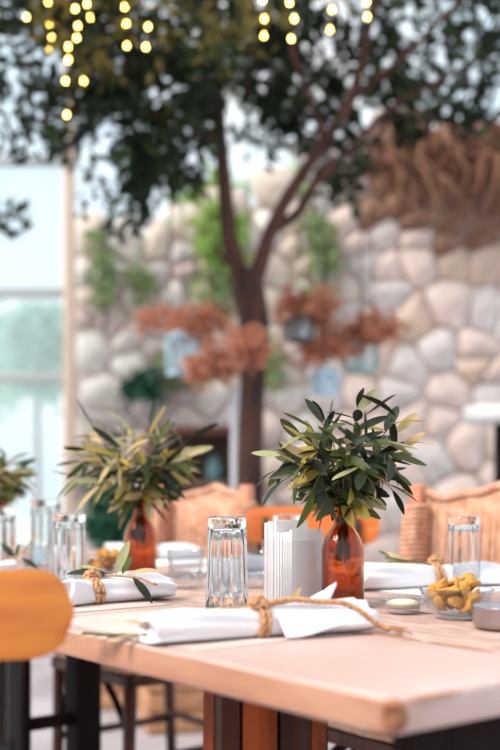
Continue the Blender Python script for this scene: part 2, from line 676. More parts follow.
# ------------------------------------------------------------------ window screen on the left
WX = -1.115
win = thing('window_1', 'tall glazed screen in pale bars beside the stone wall', 'window', (0, 6.5, 0))
win['kind'] = 'structure'
del win['category']
mb = MB(); mb.box(WX - .045, WX + .02, -.04, .04, 0, 3.6); mb.build('window_frame', M['frame_white'], win, bevel=.006)
for i, zz in enumerate((0.04, 1.64, 2.17, 2.99)):
    mb = MB(); mb.box(-3.6, WX - .045, -.03, .03, zz - .03, zz + .03); mb.build('window_bar', M['frame_grey'], win, bevel=.005)
xs = [WX - .045, -1.62, -2.28, -2.94, -3.6]
for x in xs[1:]:
    mb = MB(); mb.box(x - .02, x + .02, -.03, .03, 0, 3.0); mb.build('window_mullion', M['frame_grey'], win, bevel=.005)
for a, b in zip(xs, xs[1:]):
    for z0, z1 in ((0.06, 1.62), (1.66, 2.15), (2.19, 2.97)):
        mb = MB(); mb.box(b + .018, a - .018, -.004, .004, z0, z1); mb.build('pane', M['pane'], win, smooth=False)

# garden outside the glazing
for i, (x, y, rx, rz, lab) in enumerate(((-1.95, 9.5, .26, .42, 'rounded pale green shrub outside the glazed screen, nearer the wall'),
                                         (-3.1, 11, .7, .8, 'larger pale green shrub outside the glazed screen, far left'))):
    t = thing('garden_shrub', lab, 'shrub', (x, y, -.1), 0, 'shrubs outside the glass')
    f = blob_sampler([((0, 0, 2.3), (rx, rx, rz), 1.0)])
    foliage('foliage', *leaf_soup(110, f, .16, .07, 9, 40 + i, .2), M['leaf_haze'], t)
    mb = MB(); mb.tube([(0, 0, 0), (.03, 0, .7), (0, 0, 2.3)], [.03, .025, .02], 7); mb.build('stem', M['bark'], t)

# bright shrubs growing behind the wall top
for i, (x, y, z, rx, rz, n, lab) in enumerate((
        (-.26, 7.95, 2.85, .34, .5, 200, 'bright green bush rising behind the wall between the tree limbs'),
        (.42, 8.1, 3.0, .26, .45, 140, 'bright green bush behind the wall right of the fork'),
        (1.2, 8.2, 3.35, .4, .4, 130, 'green bush behind the earth bank at the right'))):
    t = thing('garden_bush', lab, 'bush', (x, y, -.1), 0, 'bushes behind the wall')
    f = blob_sampler([((0, 0, z + .1), (rx, .22, rz), 1.0)])
    foliage('foliage', *leaf_soup(n, f, .10, .06, 9, 60 + i, .09), M['leaf_bright'], t)
    mb = MB(); mb.tube([(0, 0, 0), (.04, 0, 1.4), (0, 0, z)], [.06, .05, .02], 7); mb.build('stem', M['bark'], t)

# ivy on the wall face
for i, (x, z, rx, rz, n, m, lab) in enumerate((
        (-.98, 2.36, .06, .34, 22, 'leaf_ivy', 'narrow strip of green ivy on the wall beside the window post'),
        (-.72, 2.30, .06, .12, 9, 'leaf_ivy', 'small green ivy patch between pale stones left of the lantern'),
        (-.20, 2.62, .20, .26, 52, 'leaf_bright', 'bright green climber at the wall top left of the tree fork'),
        (-.24, 2.25, .12, .18, 16, 'leaf_ivy', 'thin green climber hanging below the bright one'),
        (.46, 2.42, .12, .34, 34, 'leaf_ivy', 'green climber on the wall right of the tree fork'),
        (.12, 1.78, .10, .16, 12, 'leaf_ivy', 'low tuft of green ivy on the wall behind the trunk'),
        (-.45, 1.75, .2, .16, 14, 'leaf_ivy', 'thin green ivy on the wall under the pale blue lantern'))):
    t = thing('wall_ivy', lab, 'ivy', (x, WALL_Y - .1, z), 0, 'ivy on the stone wall')
    f = blob_sampler([((0, 0, 0), (rx, .07, rz), 1.0)])
    foliage('foliage', *leaf_soup(n, f, .075, .055, 7, 80 + i, .08), M[m], t)
    mb = MB(); mb.tube(catmull([(0, .05, -rz), (.03, .03, -rz * .3), (-.03, .03, rz * .4), (0, .05, rz)], 4), .008, 5); mb.build('stem', M['bark'], t)

# ------------------------------------------------------------------ the tree
tree = thing('olive_tree', 'tall olive tree with forked trunk and dark leafy crown in front of the stone wall', 'tree', (0.0, 5.0, 0))


def S(px, py, Y):
    """offset from the tree's foot, in metres, of a point seen in the photograph at depth Y"""
    return ((px - 250) * Y / 1042.0, Y - 5.0, CAM_Z + (490 - py) * Y / 1042.0)


mb = MB()
P = [(0.03, 0, -.02), (0.02, 0, .3), S(250, 480, 5), S(251, 420, 5), S(254, 360, 5), S(254, 320, 5), S(248, 288, 5), S(246, 270, 5)]
mb.tube(catmull(P, 5), [.12, .105, .098, .09, .084, .08, .076, .073, .07, .068, .066, .065, .064, .064, .064, .063, .062, .062, .063, .064, .066, .068, .07, .072, .073, .074, .075, .076, .077, .078, .078, .076, .074, .07, .06, .05][:36], 14)
mb.build('trunk', M['bark'], tree)


def limb(pts, r0, r1, name='limb'):
    m = MB()
    Q = catmull(pts, 6)
    m.tube(Q, [r0 + (r1 - r0) * i / (len(Q) - 1) for i in range(len(Q))], 10)
    return m.build(name, M['bark'], tree)


limb([S(245, 290, 5), S(236, 262, 5), S(229, 235, 4.97), S(224, 180, 4.95), S(219, 120, 4.9), S(216, 60, 4.85), S(205, -40, 4.8), S(190, -130, 4.7)], .048, .020)
limb([S(252, 290, 5), S(262, 258, 5), S(272, 228, 5), S(292, 190, 4.98), S(322, 145, 4.95), S(350, 100, 4.9), S(366, 40, 4.85), S(385, -60, 4.8)], .042, .016)
limb([S(276, 228, 5), S(298, 212, 5.02), S(316, 182, 5.05), S(345, 155, 5.1), S(395, 105, 5.2), S(440, 80, 5.3), S(520, 40, 5.4)], .028, .012)
limb([S(240, 272, 5), S(228, 262, 4.95), S(215, 248, 4.9)], .022, .008)
limb([S(219, 120, 4.9), S(190, 85, 4.7), S(140, 40, 4.4), S(80, -10, 4.2)], .026, .01)
limb([S(224, 150, 4.95), S(180, 120, 4.8), S(110, 110, 4.6), S(40, 120, 4.4)], .02, .007)
limb([S(350, 100, 4.9), S(400, 60, 4.6), S(470, -10, 4.3)], .02, .008)
limb([S(330, 145, 4.95), S(310, 100, 4.7), S(290, 40, 4.5), S(280, -50, 4.3)], .02, .008)

ck = lambda px, py, Y, rx, ry, rz, w: (S(px, py, Y), (rx, ry, rz), w)
blobs = [
    ck(60, 35, 4.4, .42, .5, .28, 2.0), ck(150, 80, 4.6, .40, .5, .34, 2.4), ck(15, 110, 4.5, .24, .4, .20, .3),
    ck(120, 145, 4.8, .30, .4, .24, 1.0), ck(180, 150, 5.3, .20, .2, .24, .8), ck(135, 195, 4.8, .14, .3, .14, .22),
    ck(12, 210, 4.6, .10, .3, .10, .14), ck(250, 40, 5.5, .46, .4, .36, 2.0), ck(300, 70, 5.6, .40, .4, .32, 1.7), ck(260, 110, 5.5, .25, .3, .18, .5),
    ck(335, 135, 5.5, .22, .3, .20, .7), ck(390, 50, 5.5, .36, .4, .30, 1.1), ck(480, 50, 5.1, .20, .4, .30, .8),
    ck(400, 115, 5.5, .20, .3, .14, .4), ck(480, 105, 5.5, .22, .3, .12, .35), ck(340, 185, 5.3, .12, .2, .12, .18),
    ck(50, -60, 4.3, .6, .7, .3, 2.2), ck(200, -70, 4.6, .7, .7, .3, 2.6), ck(360, -70, 4.8, .7, .7, .3, 2.6), ck(520, -40, 4.8, .5, .6, .4, 1.4)]
foliage('foliage', *leaf_soup(520, blob_sampler(blobs), .085, .036, 15, 11, .10), M['leaf_dark'], tree)
foliage('foliage', *leaf_soup(170, blob_sampler(blobs), .09, .036, 14, 12, .12), M['leaf_mid'], tree)
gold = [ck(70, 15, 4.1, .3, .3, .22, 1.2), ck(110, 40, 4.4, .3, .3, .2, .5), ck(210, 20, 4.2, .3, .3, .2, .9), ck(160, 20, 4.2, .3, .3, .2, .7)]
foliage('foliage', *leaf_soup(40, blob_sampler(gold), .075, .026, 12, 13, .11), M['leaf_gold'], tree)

# ------------------------------------------------------------------ fairy lights
strands = [
    (50, 4.0, [3, 25, 50]), (27, 4.1, [18]), (52, 4.15, [38]), (77, 4.0, [10, 27, 39]), (67, 3.95, [48, 61, 82, 116]), (90, 4.05, [5, 19]), (84, 4.2, [82]),
    (127, 4.0, [8, 25, 47]), (146, 4.1, [28, 48]), (264, 4.0, [1, 20, 37]), (291, 4.0, [4, 20, 40]), (330, 4.1, [11, 31]), (367, 4.1, [3, 18])]
words = ['leftmost but one of the fairy light strands', 'leftmost single dim fairy light', 'dim lower bulb beside the left strand',
         'three-bulb fairy strand above the longest strand', 'longest fairy light strand reaching lowest at the left', 'short two-bulb fairy strand right of the longest',
         'single low fairy bulb left of centre', 'three-bulb fairy strand left of the tall limb', 'two-bulb fairy strand nearest the left of the tall limb',
         'three-bulb fairy strand right of the tall limb', 'three-bulb fairy strand with a pale lowest bulb above the fork',
         'two-bulb fairy strand before the right limb', 'rightmost fairy light strand at the right limb']
sph_p = [(0.0, -.007), (.004, -.006), (.0062, -.002), (.0062, .002), (.004, .006), (.002, .008), (.002, .012), (0, .012)]
bulb_me = None
for (px, Y, ys), lb in zip(strands, words):
    x = (px - 250) * Y / 1042
    zs = [CAM_Z + (490 - y) * Y / 1042 for y in ys]
    t = thing('fairy_light_strand', lb + ', glowing yellow in the leaves', 'fairy lights', (x, Y, zs[-1]), 0, 'fairy lights in the crown')
    top = 3.35 - zs[-1]
    mb = MB(); mb.tube([(0, 0, .012), (.004, 0, top * .5), (0, 0, top)], .0016, 4); mb.build('wire', M['wire'], t)
    for zz in zs:
        if bulb_me is None:
            b = MB().lathe(sph_p, 10).build('bulb', M['bulb'], t)
            bulb_me = b.data
        else:
            b = link(bpy.data.objects.new('bulb', bulb_me), t)
        b.location = (rng.uniform(-.012, .012) if zz != zs[-1] else 0, -.009, zz - zs[-1])

# ------------------------------------------------------------------ dried garland and lanterns
gar = [(170, 318, 5.4, .16, .06, 11, 'small rust dried leaf bunch left of the pale blue lantern'),
       (207, 322, 5.5, .13, .06, 14, 'rust dried leaf bunch right above the pale blue lantern'),
       (212, 366, 5.3, .14, .07, 24, 'low rust dried leaf bunch left of the trunk'),
       (248, 346, 5.0 - .25, .10, .06, 18, 'rust dried leaf bunch in front of the trunk'),
       (308, 308, 5.4, .17, .11, 34, 'largest rust dried leaf bunch right of the trunk'),
       (325, 348, 5.4, .15, .09, 28, 'rust dried leaf bunch under the largest one'),
       (372, 328, 5.4, .13, .06, 24, 'rightmost rust dried leaf bunch above the teal lantern')]
for i, (px, py, Y, rx, rz, n, lab) in enumerate(gar):
    x = (px - 250) * Y / 1042
    z = CAM_Z + (490 - py) * Y / 1042
    t = thing('dried_leaf_bunch', lab, 'dried leaves', (x, Y, z), 0, 'dried leaf garland')
    f = blob_sampler([((0, 0, 0), (rx, .12, rz), 1.0)])
    foliage('foliage', *leaf_soup(n, f, .05, .036, 10, 90 + i, .07), M['rust_leaf'], t)
    foliage('foliage', *leaf_soup(n // 2, f, .05, .036, 8, 190 + i, .07), M['rust_leaf2'], t)
    mb = MB()
    mb.tube([(-rx, 0, -.01), (0, 0, .02), (rx, 0, -.01)], .008, 5)
    mb.tube([(0, 0, .02), (0, 0, 3.3 - z)], .003, 4)
    mb.build('stem', M['bark'], t)


def lantern(px, py, Y, w, h, paint, lab, hook=3.3):
    x = (px - 250) * Y / 1042
    z = CAM_Z + (490 - py) * Y / 1042 - h / 2
    t = thing('hanging_lantern', lab, 'lantern', (x, Y, z), .5, 'lanterns under the tree')
    m = M[paint]
    mb = MB(); mb.box(-w / 2, w / 2, -w / 2, w / 2, 0, .02); mb.build('base', m, t, bevel=.004)
    for sx in (-1, 1):
        for sy in (-1, 1):
            mb = MB(); mb.box(sx * w * .46 - .008, sx * w * .46 + .008, sy * w * .46 - .008, sy * w * .46 + .008, .02, h * .72); mb.build('corner_post', m, t)
    for k in range(4):
        a = k * PI / 2
        mb = MB(); mb.box(-w * .43, w * .43, -.002, .002, .022, h * .71)
        mb.build('pane', M['pane'], t, (math.sin(a) * w * .45, -math.cos(a) * w * .45, 0), (0, 0, a), smooth=False)
    mb = MB()
    r = w * .56
    V = [(-r, -r, h * .72), (r, -r, h * .72), (r, r, h * .72), (-r, r, h * .72), (-r * .3, -r * .3, h * .9), (r * .3, -r * .3, h * .9), (r * .3, r * .3, h * .9), (-r * .3, r * .3, h * .9)]
    mb.add(V, [(3, 2, 1, 0), (4, 5, 6, 7), (0, 1, 5, 4), (1, 2, 6, 5), (2, 3, 7, 6), (3, 0, 4, 7)])
    mb.build('roof', m, t, smooth=False)
    mb = MB(); mb.tube([(0, 0, h * .88), (0, 0, h)], .012, 8); mb.tube([(0, 0, h), (0, 0, hook - z)], .003, 4); mb.build('hanger', M['wire'], t)
    mb = MB(); mb.tube([(0, 0, .02), (0, 0, h * .38)], w * .2, 12); mb.build('candle', M['paper'], t)


lantern(183, 350, 5.6, .135, .27, 'lantern', 'pale blue hanging lantern left of the trunk')
lantern(300, 328, 5.25, .10, .15, 'lantern_dark', 'small dark lantern among the dried leaves right of the trunk')
lantern(361, 352, 5.5, .13, .22, 'lantern_teal', 'teal grey hanging lantern below the rightmost dried leaves')
lantern(325, 380, 5.065, .09, .15, 'lantern', 'lowest pale blue lantern just above the front bouquet', 2.47)

# ------------------------------------------------------------------ things along the wall
t = thing('wall_shelf_unit', 'brown wooden shelf unit with brown top board against the wall left of the trunk', 'shelf', (-.26, 6.55, 0))
mb = MB(); mb.box(-.38, .20, -.2, .2, 1.27, 1.33); mb.build('top_board', M['red_wood'], t, bevel=.008)
for x in (-.36, .16):
    mb = MB(); mb.box(x - .02, x + .02, -.18, .18, 0, 1.27); mb.build('side_panel', M['shelf_wood'], t, bevel=.004)
for zz in (.3, .72, .98):
    mb = MB(); mb.box(-.34, .14, -.18, .17, zz - .015, zz + .015); mb.build('shelf_board', M['shelf_wood'], t, bevel=.004)
mb = MB(); mb.box(-.34, .14, .17, .19, .02, 1.27); mb.build('back_panel', M['shelf_wood'], t, smooth=False)
jar_p = [(0, 0), (.045, 0), (.055, .015), (.058, .08), (.05, .12), (.03, .14), (.032, .16), (.026, .16), (.024, .14), (0, .135)]
for i, (x, zz, lab) in enumerate(((-.50, .995, 'teal jar at the left of the shelf unit upper shelf'), (-.22, .995, 'teal jar at the right of the shelf unit upper shelf'), (-.32, .735, 'teal jar on the lower shelf of the unit'))):
    o = MB().lathe(jar_p, 20).build('storage_jar', M['teal_glass'], None, (x, 6.5, zz))
    tag(o, lab, 'jar', 'jars on the shelf unit')
t = tag(MB().lathe([(0, 0), (.055, 0), (.055, .02), (.022, .03), (.022, 1.45), (0, 1.45)], 14).build('garden_pole', M['pole_grey'], None, (-.075, 5.35, 0), sharp=40),
        'slim pale grey pole standing just left of the trunk', 'pole')

# plant in a wall pot
t = thing('wall_planter', 'dark teal green plant in a pot fixed on the stone wall under the left ivy', 'plant', (-.70, WALL_Y - .22, 1.42))
MB().lathe([(0, 0), (.06, 0), (.075, .08), (.08, .10), (.07, .10), (.065, .08), (0, .07)], 18).build('pot', M['stone_grey'], t)
mb = MB(); mb.box(-.02, .02, .05, .2, .03, .06); mb.build('bracket', M['black_metal'], t)
foliage('foliage', *leaf_soup(48, blob_sampler([((0, 0, .18), (.10, .10, .10), 1)]), .07, .05, 8, 301, .06), M['leaf_teal'], t)
# floor plant behind the table
t = thing('potted_shrub', 'dark green potted shrub in a blue glazed pot left of the left bouquet', 'plant', (-.66, 5.2, 0))
MB().lathe([(0, 0), (.14, 0), (.19, .3), (.2, .5), (.21, .62), (.19, .62), (.18, .55), (0, .54)], 24).build('pot', M['blue_glaze'], t)
foliage('foliage', *leaf_soup(60, blob_sampler([((0, 0, .80), (.10, .10, .16), 1)]), .1, .05, 8, 302, .09), M['leaf_teal'], t)
mb = MB(); mb.tube([(0, 0, .5), (0, 0, .8)], .02, 6); mb.build('stem', M['bark'], t)

# tall white topped bar table
t = thing('bar_table', 'tall round white-topped bar table with dark post at the right edge', 'table', (1.13, 4.7, 0))
MB().lathe([(0, 1.24), (.15, 1.24), (.165, 1.26), (.168, 1.30), (.16, 1.315), (0, 1.315)], 32).build('table_top', M['white_paint'], t)
MB().lathe([(0, 0), (.18, 0), (.18, .03), (.03, .06), (.028, 1.24), (0, 1.24)], 20).build('post', M['dark_wood'], t, sharp=40)


# ------------------------------------------------------------------ crates on the floor behind
def crate(loc, rz, w, d, h, mm, lab):
    t = thing('wooden_crate', lab, 'crate', loc, rz, 'crates behind the table')
    n = 3
    for k in range(n):
        z0 = h * k / n
        for s in (-1, 1):
            mb = MB(); mb.box(-w / 2, w / 2, s * d / 2 - .008, s * d / 2 + .008, z0 + .006, z0 + h / n - .006); mb.build('slat', M[mm], t, bevel=.002)
            mb = MB(); mb.box(s * w / 2 - .008, s * w / 2 + .008, -d / 2, d / 2, z0 + .006, z0 + h / n - .006); mb.build('slat', M[mm], t, bevel=.002)
    for sx in (-1, 1):
        for sy in (-1, 1):
            mb = MB(); mb.box(sx * (w / 2 - .02) - .014, sx * (w / 2 - .02) + .014, sy * (d / 2 - .02) - .014, sy * (d / 2 - .02) + .014, 0, h); mb.build('corner_batten', M['red_wood'], t)
    mb = MB(); mb.box(-w / 2 + .01, w / 2 - .01, -d / 2 + .01, d / 2 - .01, .006, .02); mb.build('bottom_board', M[mm], t)


crate((-.52, 4.55, 0), .1, .26, .2, .24, 'crate_wood', 'pale slatted wooden crate on the floor seen under the table, left')
crate((-.24, 4.15, 0), .25, .36, .24, .24, 'crate_wood', 'orange lit wooden crate on the floor seen under the table, right')

# ------------------------------------------------------------------ the table
T0 = Vector((0.131, 0.943))
TA = Vector((-0.622, 0.783))
TN = Vector((0.783, 0.622))
TZ = 0.75
ROT = math.atan2(TA.y, TA.x)        # local x runs along the table, local -y across it


def TP(t, n, z=0.0):
    p = T0 + TA * t + TN * n
    return Vector((p.x, p.y, TZ + z))


TL = 2.45
table = thing('dining_table', 'long rustic dining table with pale worn plank top and chipped front corner', 'table', (T0.x, T0.y, 0), ROT)
bounds = [0.0, 0.288, 0.53, 0.765, 1.0]
for i, (a, b) in enumerate(zip(bounds, bounds[1:])):
    me = bpy.data.meshes.new('plank')
    bm = bmesh.new()
    bmesh.ops.create_cube(bm, size=1)
    g = 0.0016
    y0, y1 = -b + (g if i < 3 else 0), -a - (g if i else 0)
    dz = [0, -.0012, -.0006, -.001][i]
    for v in bm.verts:
        v.co = Vector(((v.co.x + .5) * TL, y0 + (v.co.y + .5) * (y1 - y0), TZ - .038 + (v.co.z + .5) * .038 + (dz if v.co.z > 0 else 0)))
    bmesh.ops.subdivide_edges(bm, edges=[e for e in bm.edges if abs((e.verts[0].co - e.verts[1].co).x) > 1], cuts=60)
    ed = [e for e in bm.edges if e.is_manifold and e.calc_face_angle(0) > R(40)]
    outer = [e for e in ed if abs(sum(v.co.y for v in e.verts) / 2) < 1e-4 or sum(v.co.x for v in e.verts) / 2 < 1e-4 or abs(sum(v.co.y for v in e.verts) / 2 + 1) < 1e-4]
    bmesh.ops.bevel(bm, geom=outer, offset=.009, segments=3, affect='EDGES', profile=.6)
    for v in bm.verts:       # worn, uneven outer edge
        if v.co.y > -.012:
            v.co.y += .003 * noise.noise((v.co.x * 9, 0, v.co.z * 20)) - .002
            v.co.z += .0012 * noise.noise((v.co.x * 14, 5, 0)) if v.co.z > TZ - .02 else 0
        if v.co.x < .012:
            v.co.x += .004 * noise.noise((v.co.y * 11, 7, v.co.z * 20))
        d = math.hypot(v.co.x, v.co.y) if i == 0 else 1
        if d < .03:          # rounded, broken corner
            v.co.x += (.03 - d) * .5
            v.co.y -= (.03 - d) * .5
            v.co.z -= (.03 - d) * .18 if v.co.z > TZ - .02 else 0
    bm.to_mesh(me)
    bm.free()
    me.materials.append(M['plank_pale'] if i == 0 else M['plank_weathered'])
    me.materials.append(M['plank_edge'])
    for p in me.polygons:       # bare board edge along the long side
        if i == 0 and p.normal.y > .75 and p.center.y > -.012:
            p.material_index = 1
    me.polygons.foreach_set('use_smooth', [True] * len(me.polygons))
    me.set_sharp_from_angle(angle=R(35))
    link(bpy.data.objects.new('plank', me), table)
# bare chipped splinters at the front corner and along seams
for k, (t, n, ln, wd, rz, zz) in enumerate(((.012, .006, .045, .018, .9, -.006), (.003, .06, .075, .010, 1.5, -.004), (.28, .291, .10, .005, .1, .0002), (.17, .292, .12, .005, -.05, .0002))):
    V = []
    F = []
    q = 10
    for j in range(q):
        a = 2 * PI * j / q
        V.append((math.cos(a) * ln / 2 * (1 + .3 * noise.noise((j, k, 0))), math.sin(a) * wd / 2 * (1 + .4 * noise.noise((j, k, 4))), 0))
    V += [(v[0] * .7, v[1] * .6, .0016) for v in V]
    F = [(j, (j + 1) % q, q + (j + 1) % q, q + j) for j in range(q)] + [tuple(range(q, 2 * q))]
    o = link(bpy.data.objects.new('bare_chip', new_mesh('bare_chip', V, F, M['chip_wood'], False)), table, (t, -n, TZ + zz), (0, 0, rz))
    o['label'] = 'bare brown chipped wood'
# bare wood showing where the front corner is knocked off
V, F = [], []
for i in range(7):
    u = PI * i / 6
    for j in range(12):
        a = 2 * PI * j / 12
        q = 1 + .35 * noise.noise((i * .8, math.cos(a) * 1.5, math.sin(a) * 1.5))
        V.append((math.sin(u) * math.cos(a) * .0125 * q, math.sin(u) * math.sin(a) * .0125 * q, math.cos(u) * .0165))
for i in range(6):
    for j in range(12):
        F.append((i * 12 + j, i * 12 + (j + 1) % 12, (i + 1) * 12 + (j + 1) % 12, (i + 1) * 12 + j))
o = MB().add(V, F).build('bare_corner', M['chip_wood'], table, (.0165, -.0175, TZ - .0195))
o['label'] = 'bare brown wood at the knocked corner'
# end rail under the top
mb = MB(); mb.box(.07, .10, -.90, -.10, .60, TZ - .0385); mb.build('end_rail', M['dark_wood'], table, bevel=.004)
mb = MB(); mb.box(.10, TL - .2, -.56, -.50, .63, TZ - .0385); mb.build('centre_beam', M['dark_wood'], table, bevel=.004)


def stave_leg(t, n, rz):
    g = link(bpy.data.objects.new('pedestal_leg', None), table, (t, -n, 0), (0, 0, rz))
    for k in range(10):
        a0, a1 = 2 * PI * k / 10 + .03, 2 * PI * (k + 1) / 10 - .03
        V = []
        for (r, z) in ((.135, 0), (.12, .06), (.098, .25), (.086, .5), (.084, TZ - .039)):
            for (a, q) in ((a0, .6), (a0, .96), ((a0 + a1) / 2, 1.05), (a1, .96), (a1, .6)):
                V.append((math.cos(a) * r * q, math.sin(a) * r * q, z))
        F = []
        for i in range(4):
            for j in range(5):
                F.append((i * 5 + j, i * 5 + (j + 1) % 5, (i + 1) * 5 + (j + 1) % 5, (i + 1) * 5 + j))
        F += [(4, 3, 2, 1, 0), (20, 21, 22, 23, 24)]
        mb = MB().add(V, F)
        mb.build('stave', M['stave_orange' if k % 2 else 'stave_dark'], g, smooth=False)


stave_leg(.47, .235, .15)
stave_leg(.47, .77, .5)
for (t, n) in ((1.74, .46), (1.74, .66)):
    mb = MB(); mb.box(t - .035, t + .035, -n - .035, -n + .035, 0, TZ - .0385); mb.build('square_leg', M['dark_wood'], table, bevel=.004)
mb = MB(); mb.box(1.725, 1.755, -.626, -.494, .335, .365); mb.build('stretcher', M['dark_wood'], table, bevel=.003)


# ------------------------------------------------------------------ chairs
def bent_panel(w, h, r, thick, curve, nseg=18):
    """curved plywood board with rounded corners, centred at x=0, bottom at z=0"""
    out = []
    for (cx, cz, a0) in ((w / 2 - r, r, -90), (w / 2 - r, h - r, 0), (-w / 2 + r, h - r, 90), (-w / 2 + r, r, 180)):
        for k in range(7):
            a = R(a0 + 15 * k)
            out.append((cx + math.cos(a) * r, cz + math.sin(a) * r))
    res = []
    # subdivide long sides so the board can bend
    for i in range(len(out)):
        a, b = out[i], out[(i + 1) % len(out)]
        n = max(1, int(math.hypot(a[0] - b[0], a[1] - b[1]) / .02))
        for k in range(n):
            res.append((a[0] + (b[0] - a[0]) * k / n, a[1] + (b[1] - a[1]) * k / n))
    bm = bmesh.new()
    y = lambda x: curve * (1 - (x / (w / 2)) ** 2)
    # strips: columns of points along x
    xs = sorted(set(round(p[0], 5) for p in res))
    xs = [-w / 2 + w * i / 40 for i in range(41)]

    def zr(x):
        ax = abs(x)
        if ax > w / 2 - r:
            d = math.sqrt(max(0, r * r - (ax - (w / 2 - r)) ** 2))
            return r - d, h - r + d
        return 0, h
    V, F = [], []
    nz = 6
    for s in (-1, 1):
        for x in xs:
            z0, z1 = zr(x)
            for j in range(nz + 1):
                q = j / nz
                V.append((x, y(x) + s * thick / 2 * (1 if 0 < j < nz else .6), z0 + (z1 - z0) * q))
    m = len(xs) * (nz + 1)
    for s in (0, 1):
        for i in range(len(xs) - 1):
            for j in range(nz):
                a = s * m + i * (nz + 1) + j
                b = s * m + (i + 1) * (nz + 1) + j
                F.append((a, b, b + 1, a + 1))
    for i in range(len(xs) - 1):
        for j in (0, nz):
            a = i * (nz + 1) + j
            b = (i + 1) * (nz + 1) + j
            F.append((a, b, m + b, m + a))
    for i in (0, len(xs) - 1):
        for j in range(nz):
            a = i * (nz + 1) + j
            F.append((a, a + 1, m + a + 1, m + a))
    bm.free()
    return V, F


def ply_chair(loc, rz, ztop, ph, pmat, lab):
    """local -y is the front of the chair"""
    t = thing('plywood_chair', lab, 'chair', loc, rz, 'orange plywood chairs')
    w = .385
    V, F = bent_panel(w, ph, .042, .014, .035)
    MB().add(V, F).build('backrest', M[pmat], t, (0, .19, ztop - ph), smooth=True, sharp=50)
    for s in (-1, 1):
        mb = MB(); mb.tube(catmull([(s * .15, .24, 0), (s * .14, .2, .44), (s * .13, .192, .62), (s * .13, .187, ztop - .03)], 5), .0085, 8)
        mb.build('upright', M['black_metal'], t)
        mb = MB(); mb.tube([(s * .17, -.2, 0), (s * .15, -.16, .44)], .0085, 8); mb.build('leg', M['black_metal'], t)
        mb = MB(); mb.tube([(s * .155, -.18, .2), (s * .145, .22, .2)], .006, 6); mb.build('side_stretcher', M['black_metal'], t)
    mb = MB(); mb.tube(catmull([(-.13, .21, .665), (0, .235, .655), (.13, .21, .665)], 6), .011, 8); mb.build('back_rail', M['black_metal'], t)
    V, F = bent_panel(.38, .38, .06, .014, 0.0)
    V = [(x, z - .19, .452 + y) for (x, y, z) in V]
    MB().add(V, F).build('seat', M[pmat], t, sharp=50)


ply_chair((-.387, 1.30, 0), PI + .03, .856, .094, 'chair_ply', 'honey orange plywood chair in the left foreground, nearest the camera')
ply_chair((.135, 2.76, 0), -.2, .892, .105, 'chair_orange', 'deep orange plywood chair across the table behind the napkin holder')


def rope_chair(loc, rz, lab):
    t = thing('rope_chair', lab, 'chair', loc, rz, 'woven rope chairs on the far side')
    bw = .215

    def by(x):
        return .20 + .04 * (1 - (x / bw) ** 2)

    def top(x):
        return .935 + .012 * math.cos(x / bw * 1.5 * PI) + .004 * math.cos(x / bw * 4 * PI)
    for s in (-1, 1):
        mb = MB(); mb.box(s * bw - .02, s * bw + .02, .185, .215, .42, .955); mb.build('back_post', M['coral_wood'], t, bevel=.006)
        mb = MB(); mb.tube([(s * .2, .22, 0), (s * .2, .2, .44)], [.016, .02], 8); mb.build('leg', M['red_wood'], t)
        mb = MB(); mb.tube([(s * .2, -.2, 0), (s * .2, -.19, .44)], [.016, .02], 8); mb.build('leg', M['red_wood'], t)
        mb = MB(); mb.tube([(s * .2, -.2, .2), (s * .2, .2, .2)], .012, 6); mb.build('side_stretcher', M['red_wood'], t)
        # rope-wound wing of the back, flaring forward as it goes down
        mb = MB()
        for k in range(36):
            z = .47 + .43 * k / 35
            f = (.90 - z) / .43
            P = [(s * (bw + .022), .215, z), (s * (bw + .026 + .012 * f), .18 - .03 * f, z - .004), (s * (bw - .005), .165 - .085 * f, z - .004),
                 (s * (bw - .03 - .01 * f), .165 - .06 * f, z), (s * (bw - .026), .205, z)]
            mb.tube(catmull(P + [P[0]], 4), .0066, 5)
        o = mb.build('rope_wing', M['rope'], t)
        # bentwood arch under the seat
    mb = MB(); mb.tube(catmull([(-.2, -.19, .14), (-.17, -.19, .3), (0, -.19, .43), (.17, -.19, .3), (.2, -.19, .14)], 6), .011, 8); mb.build('front_arch', M['dark_wood'], t)
    mb = MB(); mb.tube([(-.2, .2, .22), (.2, .2, .22)], .012, 6); mb.build('rear_stretcher', M['red_wood'], t)
    # upright cords of the back
    mb = MB()
    n = 46
    for k in range(n):
        x = -bw + .025 + (2 * bw - .05) * k / (n - 1)
        mb.tube([(x, by(x) - .04, .45), (x, by(x) - .008, .62), (x, by(x) + .004 * math.sin(k * 2.3), .8), (x, by(x) + .012, top(x))], .0056, 5)
    o = mb.build('back_cords', M['rope'], t)
    o['kind'] = 'stuff'
    mb = MB()
    P = [(-bw + 2 * bw * k / 24, by(-bw + 2 * bw * k / 24) + .01, top(-bw + 2 * bw * k / 24)) for k in range(25)]
    rope(mb, P, .012, .05, 3, 6, .010)
    mb.build('top_rim', M['rope'], t)
    mb = MB()
    for k in range(24):
        y = -.2 + .40 * k / 23
        mb.tube([(-.21, y, .45), (0, y, .443), (.21, y, .45)], .0095, 5)
    o = mb.build('woven_seat', M['rope_seat'], t)
    for (x0, x1, y0, y1) in ((-.22, .22, -.21, -.18), (-.22, .22, .18, .21), (-.22, -.19, -.21, .21), (.19, .22, -.21, .21)):
        mb = MB(); mb.box(x0, x1, y0, y1, .405, .435); mb.build('seat_rail', M['red_wood'], t, bevel=.004)
    return t


RC = math.atan2(-TN.x, TN.y)
rope_chair((.388, 2.26, 0), RC, 'woven rope chair on the far side at the right, behind the glass and bowl')
rope_chair((-.30, 3.10, 0), RC, 'woven rope chair on the far side at the left, beside the left bouquet')

